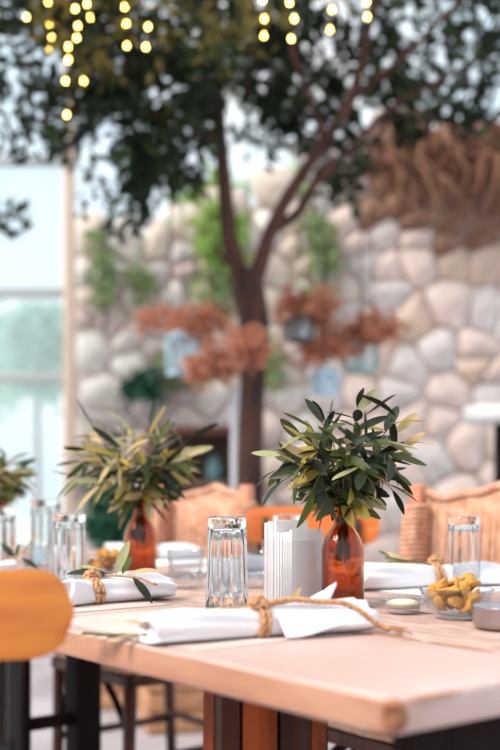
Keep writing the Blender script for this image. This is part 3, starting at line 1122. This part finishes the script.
# ------------------------------------------------------------------ placemats
mats = [(.335, .73, .018, .282, 'front cream paper placemat under the nearest rolled napkin'),
        (.77, 1.16, .018, .282, 'cream paper placemat under the rolled napkin beside the left bottle'),
        (1.25, 1.64, .018, .282, 'cream paper placemat under the far left napkin'),
        (.58, .97, .715, .985, 'cream paper placemat on the far side under the right napkin'),
        (1.02, 1.41, .715, .985, 'cream paper placemat on the far side behind the napkin holder'),
        (1.52, 1.91, .715, .985, 'cream paper placemat on the far side before the left rope chair')]
for (t0, t1, n0, n1, lab) in mats:
    t = thing('paper_placemat', lab, 'placemat', (T0.x, T0.y, TZ + .0003), ROT, 'paper placemats')
    mb = MB(); mb.box(t0, t1, -n1, -n0, 0, .0008); mb.build('sheet', M['placemat'] if n0 < .5 else M['paper'], t, smooth=False)
    mb = MB()
    e = .004
    w = .0016
    for (a, b, c, d) in ((t0 + e, t1 - e, -n1 + e, -n1 + e + w), (t0 + e, t1 - e, -n0 - e - w, -n0 - e), (t0 + e, t0 + e + w, -n1 + e, -n0 - e), (t1 - e - w, t1 - e, -n1 + e, -n0 - e)):
        mb.box(a, b, c, d, .0007, .001)
    mb.build('printed_border', M['placemat_line'], t, smooth=False)


# ------------------------------------------------------------------ bottles, glasses, bowls
def bottle(loc, lab):
    k = 1.0
    out = [(.0, 0), (.030, 0), (.0335, .004), (.0345, .010), (.0345, .088), (.0335, .098), (.030, .110), (.0235, .122), (.0165, .131), (.0142, .137), (.0138, .143), (.0162, .145), (.0162, .149), (.0142, .151), (.0142, .160), (.0135, .1615)]
    inn = [(.0108, .1610), (.0108, .140), (.0135, .131), (.0210, .119), (.0275, .108), (.0310, .097), (.0318, .088), (.0318, .012), (.029, .007), (.0, .006)]
    mb = MB().lathe(out + inn, 48)
    o = mb.build('amber_bottle', M['amber'], None, loc)
    return tag(o, lab, 'bottle', 'amber bottles as vases')


BP = [TP(.60, .50), TP(1.255, .495), TP(1.90, .50)]
BP[0] = Vector((.1515, 1.70, TZ))
BP[1] = Vector((-.237, 2.25, TZ))
bl = ['amber glass bottle vase in front holding the dark green bouquet', 'amber glass bottle vase left holding the olive yellow bouquet', 'amber glass bottle vase at the far left edge']
for p, l in zip(BP, bl):
    bottle(p + Vector((0, 0, .0002)), l)


def tumbler(loc, h, rb, rt, lab, upside=True, flutes=10):
    """upside: mouth down, thick base up"""
    # described mouth down: rb = mouth radius, rt = base radius
    th = .0022
    base = .018
    def outr(z):
        return rb + (rt - rb) * z / h
    out = [(outr(0) - .0008, .0), (outr(0), .0012)] + [(outr(h * q), h * q) for q in (.2, .4, .6, .8, .86)] + [(outr(h * .875) - .0012, h * .878), (outr(h * .89), h * .89), (outr(h * .97), h * .97), (rt - .0015, h - .001), (rt - .005, h), (0, h - .003)]
    inn = [(0, h - base - .002), (rt - .010, h - base - .001), (rt - .006, h - base - .005)] + [(outr(h * q) - .0042, h * q) for q in (.75, .5, .25)] + [(outr(.01) - th, .01), (outr(0) - th, .0008)]
    prof = out + inn
    no = len(out)

    def mod(i, a, r):
        if i >= no + 2 and i < no + 6:
            return r + .0013 * math.cos(flutes * a)
        return r
    if not upside:
        prof = [(r, h - z) for r, z in prof]
    mb = MB().lathe(prof, 60, mod, closed=True)
    o = mb.build('glass_tumbler', M['glass' if upside else 'glass_thin'], None, loc)
    return tag(o, lab, 'glass', 'drinking glasses')


def PT(px, py):
    Y = 198.0 / (py - 490)
    return Vector(((px - 250) * Y / 1042, Y, TZ + .0012))


tumbler(PT(227, 610), .147, .0345, .0300, 'tall upturned tumbler in front, between the napkin and the left bottle')
tumbler(PT(464, 587) , .139, .0325, .0295, 'tall upturned tumbler at the right behind the bowl of chips')
tumbler(PT(69, 583), .142, .036, .0335, 'tall upturned tumbler left of the left bottle')
tumbler(PT(46, 566), .166, .038, .0375, 'tall upturned tumbler farther left, behind its neighbour')
tumbler(PT(1, 572), .15, .036, .033, 'tall upturned tumbler at the left edge')
tumbler(PT(186, 588), .072, .036, .032, 'low tumbler between the left bottle and the front tumbler', upside=False)
tumbler(PT(254, 588), .07, .034, .030, 'low tumbler left of the napkin holder', upside=False)
tumbler(PT(287, 576), .135, .034, .031, 'tall upturned tumbler mostly behind the napkin holder')
tumbler(PT(36, 575), .066, .034, .030, 'low tumbler between the far left napkin and tall tumblers', upside=False)

# square napkin holder with paper napkins
hc = Vector((.0745, 1.755, TZ + .0002))
hr = R(40)
t = thing('napkin_holder', 'square clear acrylic napkin holder beside the front bottle', 'napkin holder', hc, hr)
s = .040
mb = MB(); mb.box(-s, s, -s, s, 0, .006); mb.build('base', M['acrylic'], t, bevel=.0015)
for k in range(4):
    a = k * PI / 2
    mb = MB(); mb.box(-s, s - .0031, -.0015, .0015, .0062, .106)
    mb.build('side_wall', M['acrylic'], t, (math.sin(a) * (s - .0015), -math.cos(a) * (s - .0015), 0), (0, 0, a), bevel=.0006)
ax = Vector((math.cos(hr), math.sin(hr), 0))
ay = Vector((-math.sin(hr), math.cos(hr), 0))
nn = 9
for k in range(nn):
    V, F = [], []
    w, hh, th = .072, .112 + (.018 if k > 4 else .004) + rng.uniform(-.003, .003), .0072
    nx = 8
    mbn = MB()
    for layer in (-1, 1):     # folded sheet: two leaves joined at the fold on one side
        Vv, Ff = [], []
        for i in range(nx + 1):
            x = -w / 2 + w * i / nx
            off = layer * (.0022 + .0011 * math.sin(PI * i / nx) + .0004 * math.sin(i * 1.9 + k))
            for (zz, o2) in ((0, 0), (hh * .5, .0003 * layer), (hh - .002 * abs(i / nx - .5), .0)):
                Vv.append((x, off + o2, zz))
        m0 = len(Vv)
        Vv += [(v[0], v[1] - layer * .0018, v[2]) for v in Vv]
        for i in range(nx):
            for j in range(2):
                a = i * 3 + j
                Ff += [(a, a + 3, a + 4, a + 1), (m0 + a, m0 + a + 1, m0 + a + 4, m0 + a + 3)]
            for j in (0, 2):
                a = i * 3 + j
                Ff.append((a, a + 3, m0 + a + 3, m0 + a))
        for i in (0, nx):
            for j in range(2):
                a = i * 3 + j
                Ff.append((a, a + 1, m0 + a + 1, m0 + a))
        mbn.add(Vv, Ff)
    pos = hc + ay * (-.031 + .062 * k / (nn - 1)) + Vector((0, 0, .0066)) + ax * rng.uniform(-.001, .001)
    o = mbn.build('paper_napkin', M['paper'], None, pos, (0, 0, hr), smooth=False)
    tag(o, ('foremost', 'second', 'third', 'fourth', 'fifth', 'sixth', 'seventh', 'eighth', 'rearmost')[k] + ' folded white paper napkin, from the front, in the clear holder', 'paper napkin', 'paper napkins in the holder')


# chips bowls
def glass_bowl(loc, R0, H, lab):
    out = [(0, 0), (R0 * .52, 0), (R0 * .56, .002), (R0 * .74, H * .3), (R0 * .9, H * .65), (R0, H), (R0 - .001, H + .0012)]
    inn = [(R0 - .0025, H), (R0 * .88 - .002, H * .66), (R0 * .71 - .002, H * .32), (R0 * .5, .0045), (0, .004)]
    o = MB().lathe(out + inn, 48).build('glass_bowl', M['glass_thin'], None, loc)
    tag(o, lab, 'bowl', 'glass bowls')
    return o


def chip_mesh(seed, mm):
    rr = random.Random(seed)
    V, F = [], []
    n = 14
    ux, uy = rr.uniform(.6, 1.0), rr.uniform(.8, 1)
    f = lambda x, y: .3 * (x * x - .6 * y * y) + .3 * noise.noise((x * 3 + seed, y * 3, 1))
    rings = (0, .35, .7, 1.0)
    for s in (-1, 1):
        for q in rings:
            for j in range(n):
                a = 2 * PI * j / n
                e = 1 + .16 * noise.noise((math.cos(a) * 2 + seed, math.sin(a) * 2, 2))
                x, y = math.cos(a) * q * ux * e, math.sin(a) * q * uy * e
                V.append((x, y, f(x, y) + s * .26 * (1 - .75 * q * q)))
    m = len(rings) * n
    for s in (0, 1):
        for i in range(len(rings) - 1):
            for j in range(n):
                a = s * m + i * n + j
                b = s * m + i * n + (j + 1) % n
                F.append((a, b, b + n, a + n))
    for j in range(n):
        a, b = 3 * n + j, 3 * n + (j + 1) % n
        F.append((a, b, m + b, m + a))
    return fix_normals(new_mesh('fried_chip', V, F, M[mm], True))


chip_mes = [chip_mesh(i, 'chip' if i % 3 else 'chip2') for i in range(6)]


def fill_bowl(center, R0, H, where, n, seed, sc):
    rr = random.Random(seed)
    for k in range(n):
        a = k * 2.399 + rr.uniform(-.3, .3)
        lay = k / n
        rad = (R0 * .56 if k % 3 else R0 * .22) * (.86 + .2 * lay if lay < .6 else 1.25 - .6 * lay)
        p = center + Vector((math.cos(a) * rad, math.sin(a) * rad, .016 + lay * (H - .004)))
        o = bpy.data.objects.new('fried_chip', chip_mes[k % 6])
        link(o, None, p, (rr.uniform(-1.5, 1.5), rr.uniform(-1.5, 1.5), rr.uniform(0, 6)), (sc * (q3 := rr.uniform(.75, 1.1)), sc * q3, sc * q3))
        tag(o, 'golden fried chip piled in the glass bowl ' + where, 'chip', 'chips ' + where)


b1 = PT(457, 618)
glass_bowl(b1, .056, .042, 'clear glass bowl of golden chips at the right')
fill_bowl(b1, .056, .042, 'at the right', 30, 3, .0165)
b2 = PT(104, 574)
glass_bowl(b2, .056, .040, 'clear glass bowl of chips behind the sprig left of the left bottle')
fill_bowl(b2, .056, .040, 'left of the left bottle', 12, 9, .018)

# small dish of cream
d1 = PT(403, 613)
t = thing('dip_dish', 'small low glass dish of cream dip between bottle and bowl', 'dish', d1)
MB().lathe([(0, 0), (.022, 0), (.026, .004), (.031, .016), (.0315, .0195), (.030, .0195), (.0285, .016), (.024, .0065), (0, .005)], 40).build('dish', M['glass_thin'], t)
MB().lathe([(0, .0068), (.0235, .0074), (.0272, .0145), (.024, .0165), (.014, .0195), (0, .020)], 32, lambda i, a, r: r * (1 + .02 * math.sin(5 * a + i))).build('cream_dip', M['cream'], t)

# steel cup
s1 = PT(505, 628)
mbp = [(0, 0), (.040, 0), (.043, .003), (.044, .010), (.0445, .033), (.0452, .0345), (.0445, .0355), (.0428, .034), (.042, .009), (.039, .005), (0, .0045)]
mbp = [(a, b * .84) for a, b in mbp]
o = MB().lathe(mbp, 48, lambda i, a, r: r).build('steel_dish', M['steel'], None, s1)
tag(o, 'low round brushed steel dish cut by the right edge', 'dish')


# ------------------------------------------------------------------ olive leaves and bouquets
def olive_leaf(name, w, bend, fold, mm):
    V, F = [], []
    n = 8
    for i in range(n + 1):
        s = i / n
        hw = w * (math.sin(PI * s ** 1.1) ** .62) if 0 < i < n else (.012 if i == 0 else .02)
        zc = -bend * s * s
        V += [(s, -hw, zc + fold * hw), (s, 0, zc), (s, hw, zc + fold * hw)]
    for i in range(n):
        for j in range(2):
            a = i * 3 + j
            F.append((a, a + 3, a + 4, a + 1))
    return new_mesh(name, V, F, M[mm], True)


def leaf_set(kinds, w):
    return {k: [olive_leaf('leaf', w * q, b, f, k) for q, b, f in ((1.0, .10, .35), (.85, .28, .25), (1.15, -.08, .3))] for k in kinds}


def frame_from(dirv, up):
    x = dirv.normalized()
    y = up.cross(x)
    if y.length < 1e-4:
        y = Vector((0, 1, 0)).cross(x)
    y.normalize()
    z = x.cross(y)
    return Matrix((x, y, z)).transposed().to_4x4()


def bouquet(base, seed, n_stem, center, rad, ll, ws, weights, lab, stem_pts=8):
    """stems leave the bottle neck and fan out; every leaf is its own object"""
    rr = random.Random(seed)
    t = thing('olive_bouquet', lab, 'bouquet', base, 0, 'olive bouquets')
    kinds = list(weights)
    LS = leaf_set(kinds, ws)
    neck = Vector((0, 0, .150))
    cen = Vector(center)
    count = 0
    for s in range(n_stem):
        ct = 1 - (s + .5) / n_stem * 1.62
        a = s * 2.399 + rr.uniform(-.3, .3)
        st = math.sqrt(max(0, 1 - ct * ct))
        q = rr.uniform(.42, .86)
        tip = cen + Vector((math.cos(a) * st * rad[0], math.sin(a) * st * rad[1], ct * rad[2])) * q
        b0 = Vector((math.cos(a) * .010, math.sin(a) * .010, rr.uniform(.07, .1)))
        n1 = neck + Vector((math.cos(a) * .006, math.sin(a) * .006, 0))
        n2 = n1 + Vector((math.cos(a) * .012 * st, math.sin(a) * .012 * st, .03))
        mid = n2.lerp(tip, .5) + Vector((0, 0, .025 * (1 - ct)))
        P = catmull([b0, n1, n2, mid, tip], 6)
        m = MB(); m.tube(P, [.0019 - .0012 * i / (len(P) - 1) for i in range(len(P))], 5)
        m.build('stem', M['ol_stem'], t)
        Q = P[11:]
        nl = 10
        for k in range(nl):
            f = (k + .6) / nl
            i = min(len(Q) - 2, int(f * (len(Q) - 1)))
            p = Q[i].lerp(Q[i + 1], f * (len(Q) - 1) - i)
            d = (Q[i + 1] - Q[i]).normalized()
            side = d.cross(Vector((rr.gauss(0, 1), rr.gauss(0, 1), rr.gauss(0, 1)))).normalized()
            if k % 2 == 0:
                last = side
            else:
                side = -last
            outw = (p - cen)
            outw = outw.normalized() if outw.length > 1e-5 else d
            mixd = d * (.25 + .4 * f) + side * (1.15 - .4 * f) + outw * .35 + Vector((rr.gauss(0, .4), rr.gauss(0, .4), rr.uniform(-.7, .12)))
            if k == nl - 1:
                mixd = d + Vector((rr.gauss(0, .5), rr.gauss(0, .5), rr.uniform(-.6, .1)))
            up = (outw + Vector((0, -.3, .8)) + Vector((rr.gauss(0, .5), rr.gauss(0, .5), rr.gauss(0, .5))))
            fm = frame_from(mixd, up)
            L = ll * rr.uniform(.75, 1.2)
            kind = rr.choices(kinds, [weights[x] for x in kinds])[0]
            o = bpy.data.objects.new('leaf', rr.choice(LS[kind]))
            link(o, t)
            o.matrix_local = Matrix.Translation(p) @ fm @ Matrix.Scale(L, 4)
            count += 1
    return t


bouquet(BP[0], 21, 30, (0.0, 0, .242), (.158, .128, .120), .060, .132,
        {'ol_dark': 58, 'ol_mid': 28, 'ol_pale': 12, 'ol_yellow': 8, 'ol_tan': 5}, 'dense dark green olive leaf bouquet in the front bottle')
bouquet(BP[1], 33, 30, (-.008, 0, .250), (.175, .14, .118), .068, .095,
        {'ol_dark': 26, 'ol_mid': 26, 'ol_pale': 16, 'ol_yellow': 10, 'ol_tan': 20}, 'olive yellow leaf bouquet in the left bottle')
bouquet(BP[2], 47, 20, (0, 0, .235), (.105, .105, .085), .058, .105,
        {'ol_dark': 24, 'ol_mid': 26, 'ol_pale': 12, 'ol_yellow': 16, 'ol_tan': 16}, 'olive bouquet cut off by the left edge')


# ------------------------------------------------------------------ rolled napkins
def napkin(p0, p1, lab, ring=.55, seed=0, tail=1, big=1.0, flap=True):
    """rolled linen napkin lying from p0 to p1 on the table, tied with jute twine"""
    d = (p1 - p0)
    L = Vector((d.x, d.y, 0)).length
    rz = math.atan2(d.y, d.x)
    t = thing('napkin_roll', lab, 'napkin', (p0.x, p0.y, TZ + .0014), rz, 'rolled napkins with twine')
    rr = random.Random(seed)
    NS, NA = 36, 40

    def dims(s):
        k = min(1.0, abs(s - ring) / .4)
        k = k * k * (3 - 2 * k)
        w = (.034 + .034 * k) * big
        h = (.030 + .006 * k) * big
        if s < .15:
            h *= .78 + .22 * s / .15
        return w, h
    V, F = [], []
    for i in range(NS + 1):
        s = i / NS
        w, h = dims(s)
        for j in range(NA):
            a = 2 * PI * j / NA
            c, sn = math.cos(a), math.sin(a)
            x = math.copysign(abs(c) ** .8, c) * w / 2
            z = h / 2 + math.copysign(abs(sn) ** .8, sn) * h / 2
            fold = 1 + .07 * math.sin(3 * a + s * 3 + seed) + .05 * math.sin(7 * a - s * 5) * (abs(s - ring) * 2 + .2) + .10 * noise.noise((s * 3.5, c * 2.2 + seed, sn * 2.2))
            V.append((s * L + .004 * math.sin(a * 2 + seed) * (1 if i in (0, NS) else 0), x * fold, max(0, z * (fold if sn > 0 else 1))))
    for i in range(NS):
        for j in range(NA):
            F.append((i * NA + j, i * NA + (j + 1) % NA, (i + 1) * NA + (j + 1) % NA, (i + 1) * NA + j))
    # rolled ends: step in twice so the layers show
    for end, dx in ((0, 1), (NS, -1)):
        prev = end * NA
        for (sc, dd) in ((.80, -.001), (.76, .010), (.5, .008), (.44, .016), (.2, .016)):
            k = len(V)
            cz = dims(end / NS)[1] / 2
            for j in range(NA):
                v = V[end * NA + j]
                V.append((v[0] + dx * dd, v[1] * sc, cz + (v[2] - cz) * sc))
            for j in range(NA):
                F.append((prev + j, prev + (j + 1) % NA, k + (j + 1) % NA, k + j))
            prev = k
        F.append(tuple(prev + j for j in range(NA)))
    MB().add(V, F).build('cloth', M['linen'], t)
    if flap:      # loose corners of the cloth opening out past the twine
        for (y0, dy, tipx, tipz, wz) in ((.016, .004, .90, .056, .046), (-.012, -.012, 1.03, .012, .052)):
            V, F = [], []
            n = 8
            for i in range(n + 1):
                s = i / n
                x = (ring + .06 + (tipx - ring - .06) * s) * L
                w = (wz * (1 - s ** 2.0) + .003) * big
                zc = .026 * big + (tipz - .026) * s * s
                for j in range(5):
                    q = j / 4 - .5
                    V.append((x, y0 * s + dy * s * s + q * w * 1.4, zc + .004 - 1.9 * w * q * q * (1 - .4 * s) + .002 * math.sin(s * 9 + q * 6)))
            m0 = len(V)
            V += [(v[0], v[1], v[2] - .0022) for v in V]
            for i in range(n):
                for j in range(4):
                    a = i * 5 + j
                    F += [(a, a + 1, a + 6, a + 5), (m0 + a, m0 + a + 5, m0 + a + 6, m0 + a + 1)]
                for j in (0, 4):
                    a = i * 5 + j
                    F.append((a, a + 5, m0 + a + 5, m0 + a))
            for i in (0, n):
                for j in range(4):
                    a = i * 5 + j
                    F.append((a, a + 1, m0 + a + 1, m0 + a))
            V = [(v[0], v[1], max(.0004, v[2])) for v in V]
            MB().add(V, F).build('cloth_corner', M['linen'], t)
    # twine ring (two turns), knot and tails
    w, h = dims(ring)
    rt = .0040 * big
    mb = MB()
    for turn in (-1, 1):
        P = []
        for j in range(33):
            a = 2 * PI * j / 32
            P.append((ring * L + turn * rt * .95 + .003 * math.sin(a), math.cos(a) * (w / 2 + rt * .7), max(rt * .9, h / 2 + math.sin(a) * (h / 2 + rt * .7))))
        rope(mb, P, rt, rt * 6.5)
    mb.build('twine_ring', M['twine'], t)
    mb = MB()
    kx, kz = ring * L, h + rt
    for q in range(3):
        P = []
        for j in range(17):
            a = 2 * PI * j / 16
            P.append((kx - .004 + .011 * math.cos(a + q), -.004 + .008 * math.sin(a) * (1 if q % 2 else -.8), kz + .003 + .005 * math.sin(a * 2 + q) + q * .0022))
        rope(mb, P, rt * .9, rt * 6)
    mb.build('twine_knot', M['twine'], t)
    ends = []
    if tail:
        mb = MB()
        P = catmull([(kx, -.004, kz), (kx + .03, -.010, kz + .008), (kx + .075, -.018, h + .010), (L * .88, -.030, .034 * big), (L * 1.0, -.042, .012), (L * 1.04, -.05, .006)], 6)
        rope(mb, P, rt * .92, rt * 6)
        for k in range(26):   # frayed tuft
            e = P[-1]
            q = Vector((rr.uniform(.004, .024), rr.uniform(-.022, .012), rr.uniform(-.004, .006)))
            mb.tube([e, e + q * .5 + Vector((0, 0, .001)), Vector((e.x + q.x, e.y + q.y, max(.0008, e.z + q.z - .003)))], .0009, 4)
        mb.build('twine_tail', M['twine'], t)
        mb = MB()
        P = catmull([(kx, .0, kz), (kx - .03, -.004, kz - .001), (kx - .06, -.008, h + .004), (kx - .09, -.014, h * .92)], 6)
        rope(mb, P, rt * .75, rt * 6)
        mb.build('twine_tail', M['twine'], t)
    return t


napkin(Vector((-.128, 1.285, 0)), Vector((.152, 1.405, 0)), 'rolled white napkin nearest the camera tied with jute twine', .50, 1, 1, 1.12)
napkin(Vector((-.155, 1.84, 0)), Vector((-.305, 1.69, 0)), 'rolled white napkin with olive sprig beside the left bottle', .72, 2, 0, 1.25, False)
napkin(TP(.665, .99), TP(.77, .70), 'rolled white napkin on the far side at the right, behind the dip dish', .45, 3, 0, 1.35, False)
napkin(TP(1.40, .03), TP(1.44, .31), 'rolled white napkin at the far left edge behind the chair', .6, 4, 0, 1.0, False)
napkin(TP(1.20, .99), TP(1.26, .73), 'rolled white napkin on the far side behind the napkin holder', .5, 5, 0, 1.2, False)
napkin(TP(1.70, .99), TP(1.74, .73), 'rolled white napkin on the far side before the left rope chair', .5, 6, 0, 1.2, False)


# ------------------------------------------------------------------ loose sprigs lying on the napkins
def sprig(loc, rz, leaves, ll, ws, lab, stem, stem_mat='ol_stem'):
    t = thing('olive_sprig', lab, 'sprig', loc, rz, 'loose olive sprigs')
    kinds = sorted(set(k for _, _, _, k, _ in leaves))
    LS = leaf_set(kinds, ws)
    mb = MB(); mb.tube(catmull(stem, 5), .0022, 5); mb.build('stem', M[stem_mat], t)
    for (p, d, up, k, sc) in leaves:
        o = bpy.data.objects.new('leaf', LS[k][1])
        link(o, t)
        o.matrix_local = Matrix.Translation(Vector(p)) @ frame_from(Vector(d), Vector(up)) @ Matrix.Scale(ll * sc, 4)


# on the napkin beside the left bottle
sprig((-.235, 1.745, TZ + .044), 0, [
    ((0, 0, .002), (-1, -.1, .28), (0, -.6, 1), 'ol_dark', 1.0), ((.01, 0, .004), (.35, 0, 1), (0, -1, .2), 'ol_pale', .85),
    ((.04, -.01, .0), (.7, -.5, -.65), (.2, -1, .6), 'ol_dark', .75), ((.03, 0, .004), (1, -.2, .35), (0, -.5, 1), 'ol_tan', .8),
    ((-.01, .01, .0), (-.6, .3, .4), (0, -.4, 1), 'ol_pale', .8), ((.02, .01, .004), (.2, .6, .7), (0, -1, .3), 'ol_mid', .7)],
    .07, .16, 'olive sprig tied on the napkin beside the left bottle', [(-.03, 0, .0), (.0, 0, .003), (.045, -.005, .0), (.08, -.01, -.012)], 'twine')
# pale sprig at the near napkin's left end
sprig((-.145, 1.31, TZ + .004), 0, [
    ((0, 0, .002), (-1, .25, .05), (0, 0, 1), 'ol_pale', 1.0), ((-.01, .01, .002), (-.7, .8, .1), (0, 0, 1), 'ol_tan', .9),
    ((.01, -.01, .004), (-.8, -.25, .1), (0, 0, 1), 'ol_tan', .8), ((-.03, .01, .001), (-1, .4, .02), (0, 0, 1), 'ol_tan', .8),
    ((.02, .0, .012), (-.6, .2, .3), (0, -.3, 1), 'ol_tan', .7), ((-.05, .03, .001), (-1, .1, .04), (0, 0, 1), 'ol_pale', .8)],
    .052, .15, 'pale dried olive sprig at the left end of the nearest napkin', [(.03, -.01, .006), (0, 0, .003), (-.04, .015, .002), (-.07, .03, .002)])
# beside the holder, upright pale leaf
sprig((.045, 1.50, TZ + .003), 0, [
    ((0, 0, .0), (.45, .1, .75), (0, -1, .2), 'ol_tan', 1.0), ((.05, .02, .01), (1, 0, .25), (0, -.5, 1), 'ol_tan', .9), ((.0, 0, .0), (.9, .2, .25), (0, -.4, 1), 'ol_pale', .8)],
    .055, .13, 'dried tan olive sprig standing behind the nearest napkin', [(-.02, 0, 0), (0, 0, .002), (.05, .02, .01), (.09, .03, .012)])
# on the far left napkin
sprig((-.515, 2.29, TZ + .040), 0, [
    ((0, 0, .0), (-.6, 0, .6), (0, -1, .2), 'ol_dark', .9), ((.01, 0, .0), (.8, -.2, -.3), (0, -.5, 1), 'ol_dark', .9), ((0, 0, 0), (.2, 0, 1), (0, -1, 0), 'ol_mid', .6)],
    .055, .17, 'dark olive sprig on the far left napkin', [(-.03, 0, .0), (0, 0, .003), (.02, 0, .02), (.045, 0, .05)], 'twine')
sprig(TP(1.22, .87, .042), 0, [
    ((0, 0, .0), (-1, 0, .2), (0, -.5, 1), 'ol_dark', .9), ((.01, 0, .0), (.8, -.2, .3), (0, -.5, 1), 'ol_mid', .9)],
    .06, .17, 'green sprig on the napkin behind the napkin holder', [(-.03, 0, .0), (0, 0, .003), (.04, 0, .01)])
sprig(TP(.72, .80, .050), 0, [
    ((0, 0, .0), (-1, 0, .12), (0, -.5, 1), 'ol_pale', 1.0), ((-.01, 0, .0), (-.7, .2, .5), (0, -.5, 1), 'ol_tan', .8), ((-.04, 0, .01), (-.6, 0, .5), (0, -.8, 1), 'ol_mid', .4)],
    .065, .15, 'pale sprig on the far right napkin', [(.04, 0, -.004), (0, 0, .003), (-.05, 0, .01)])
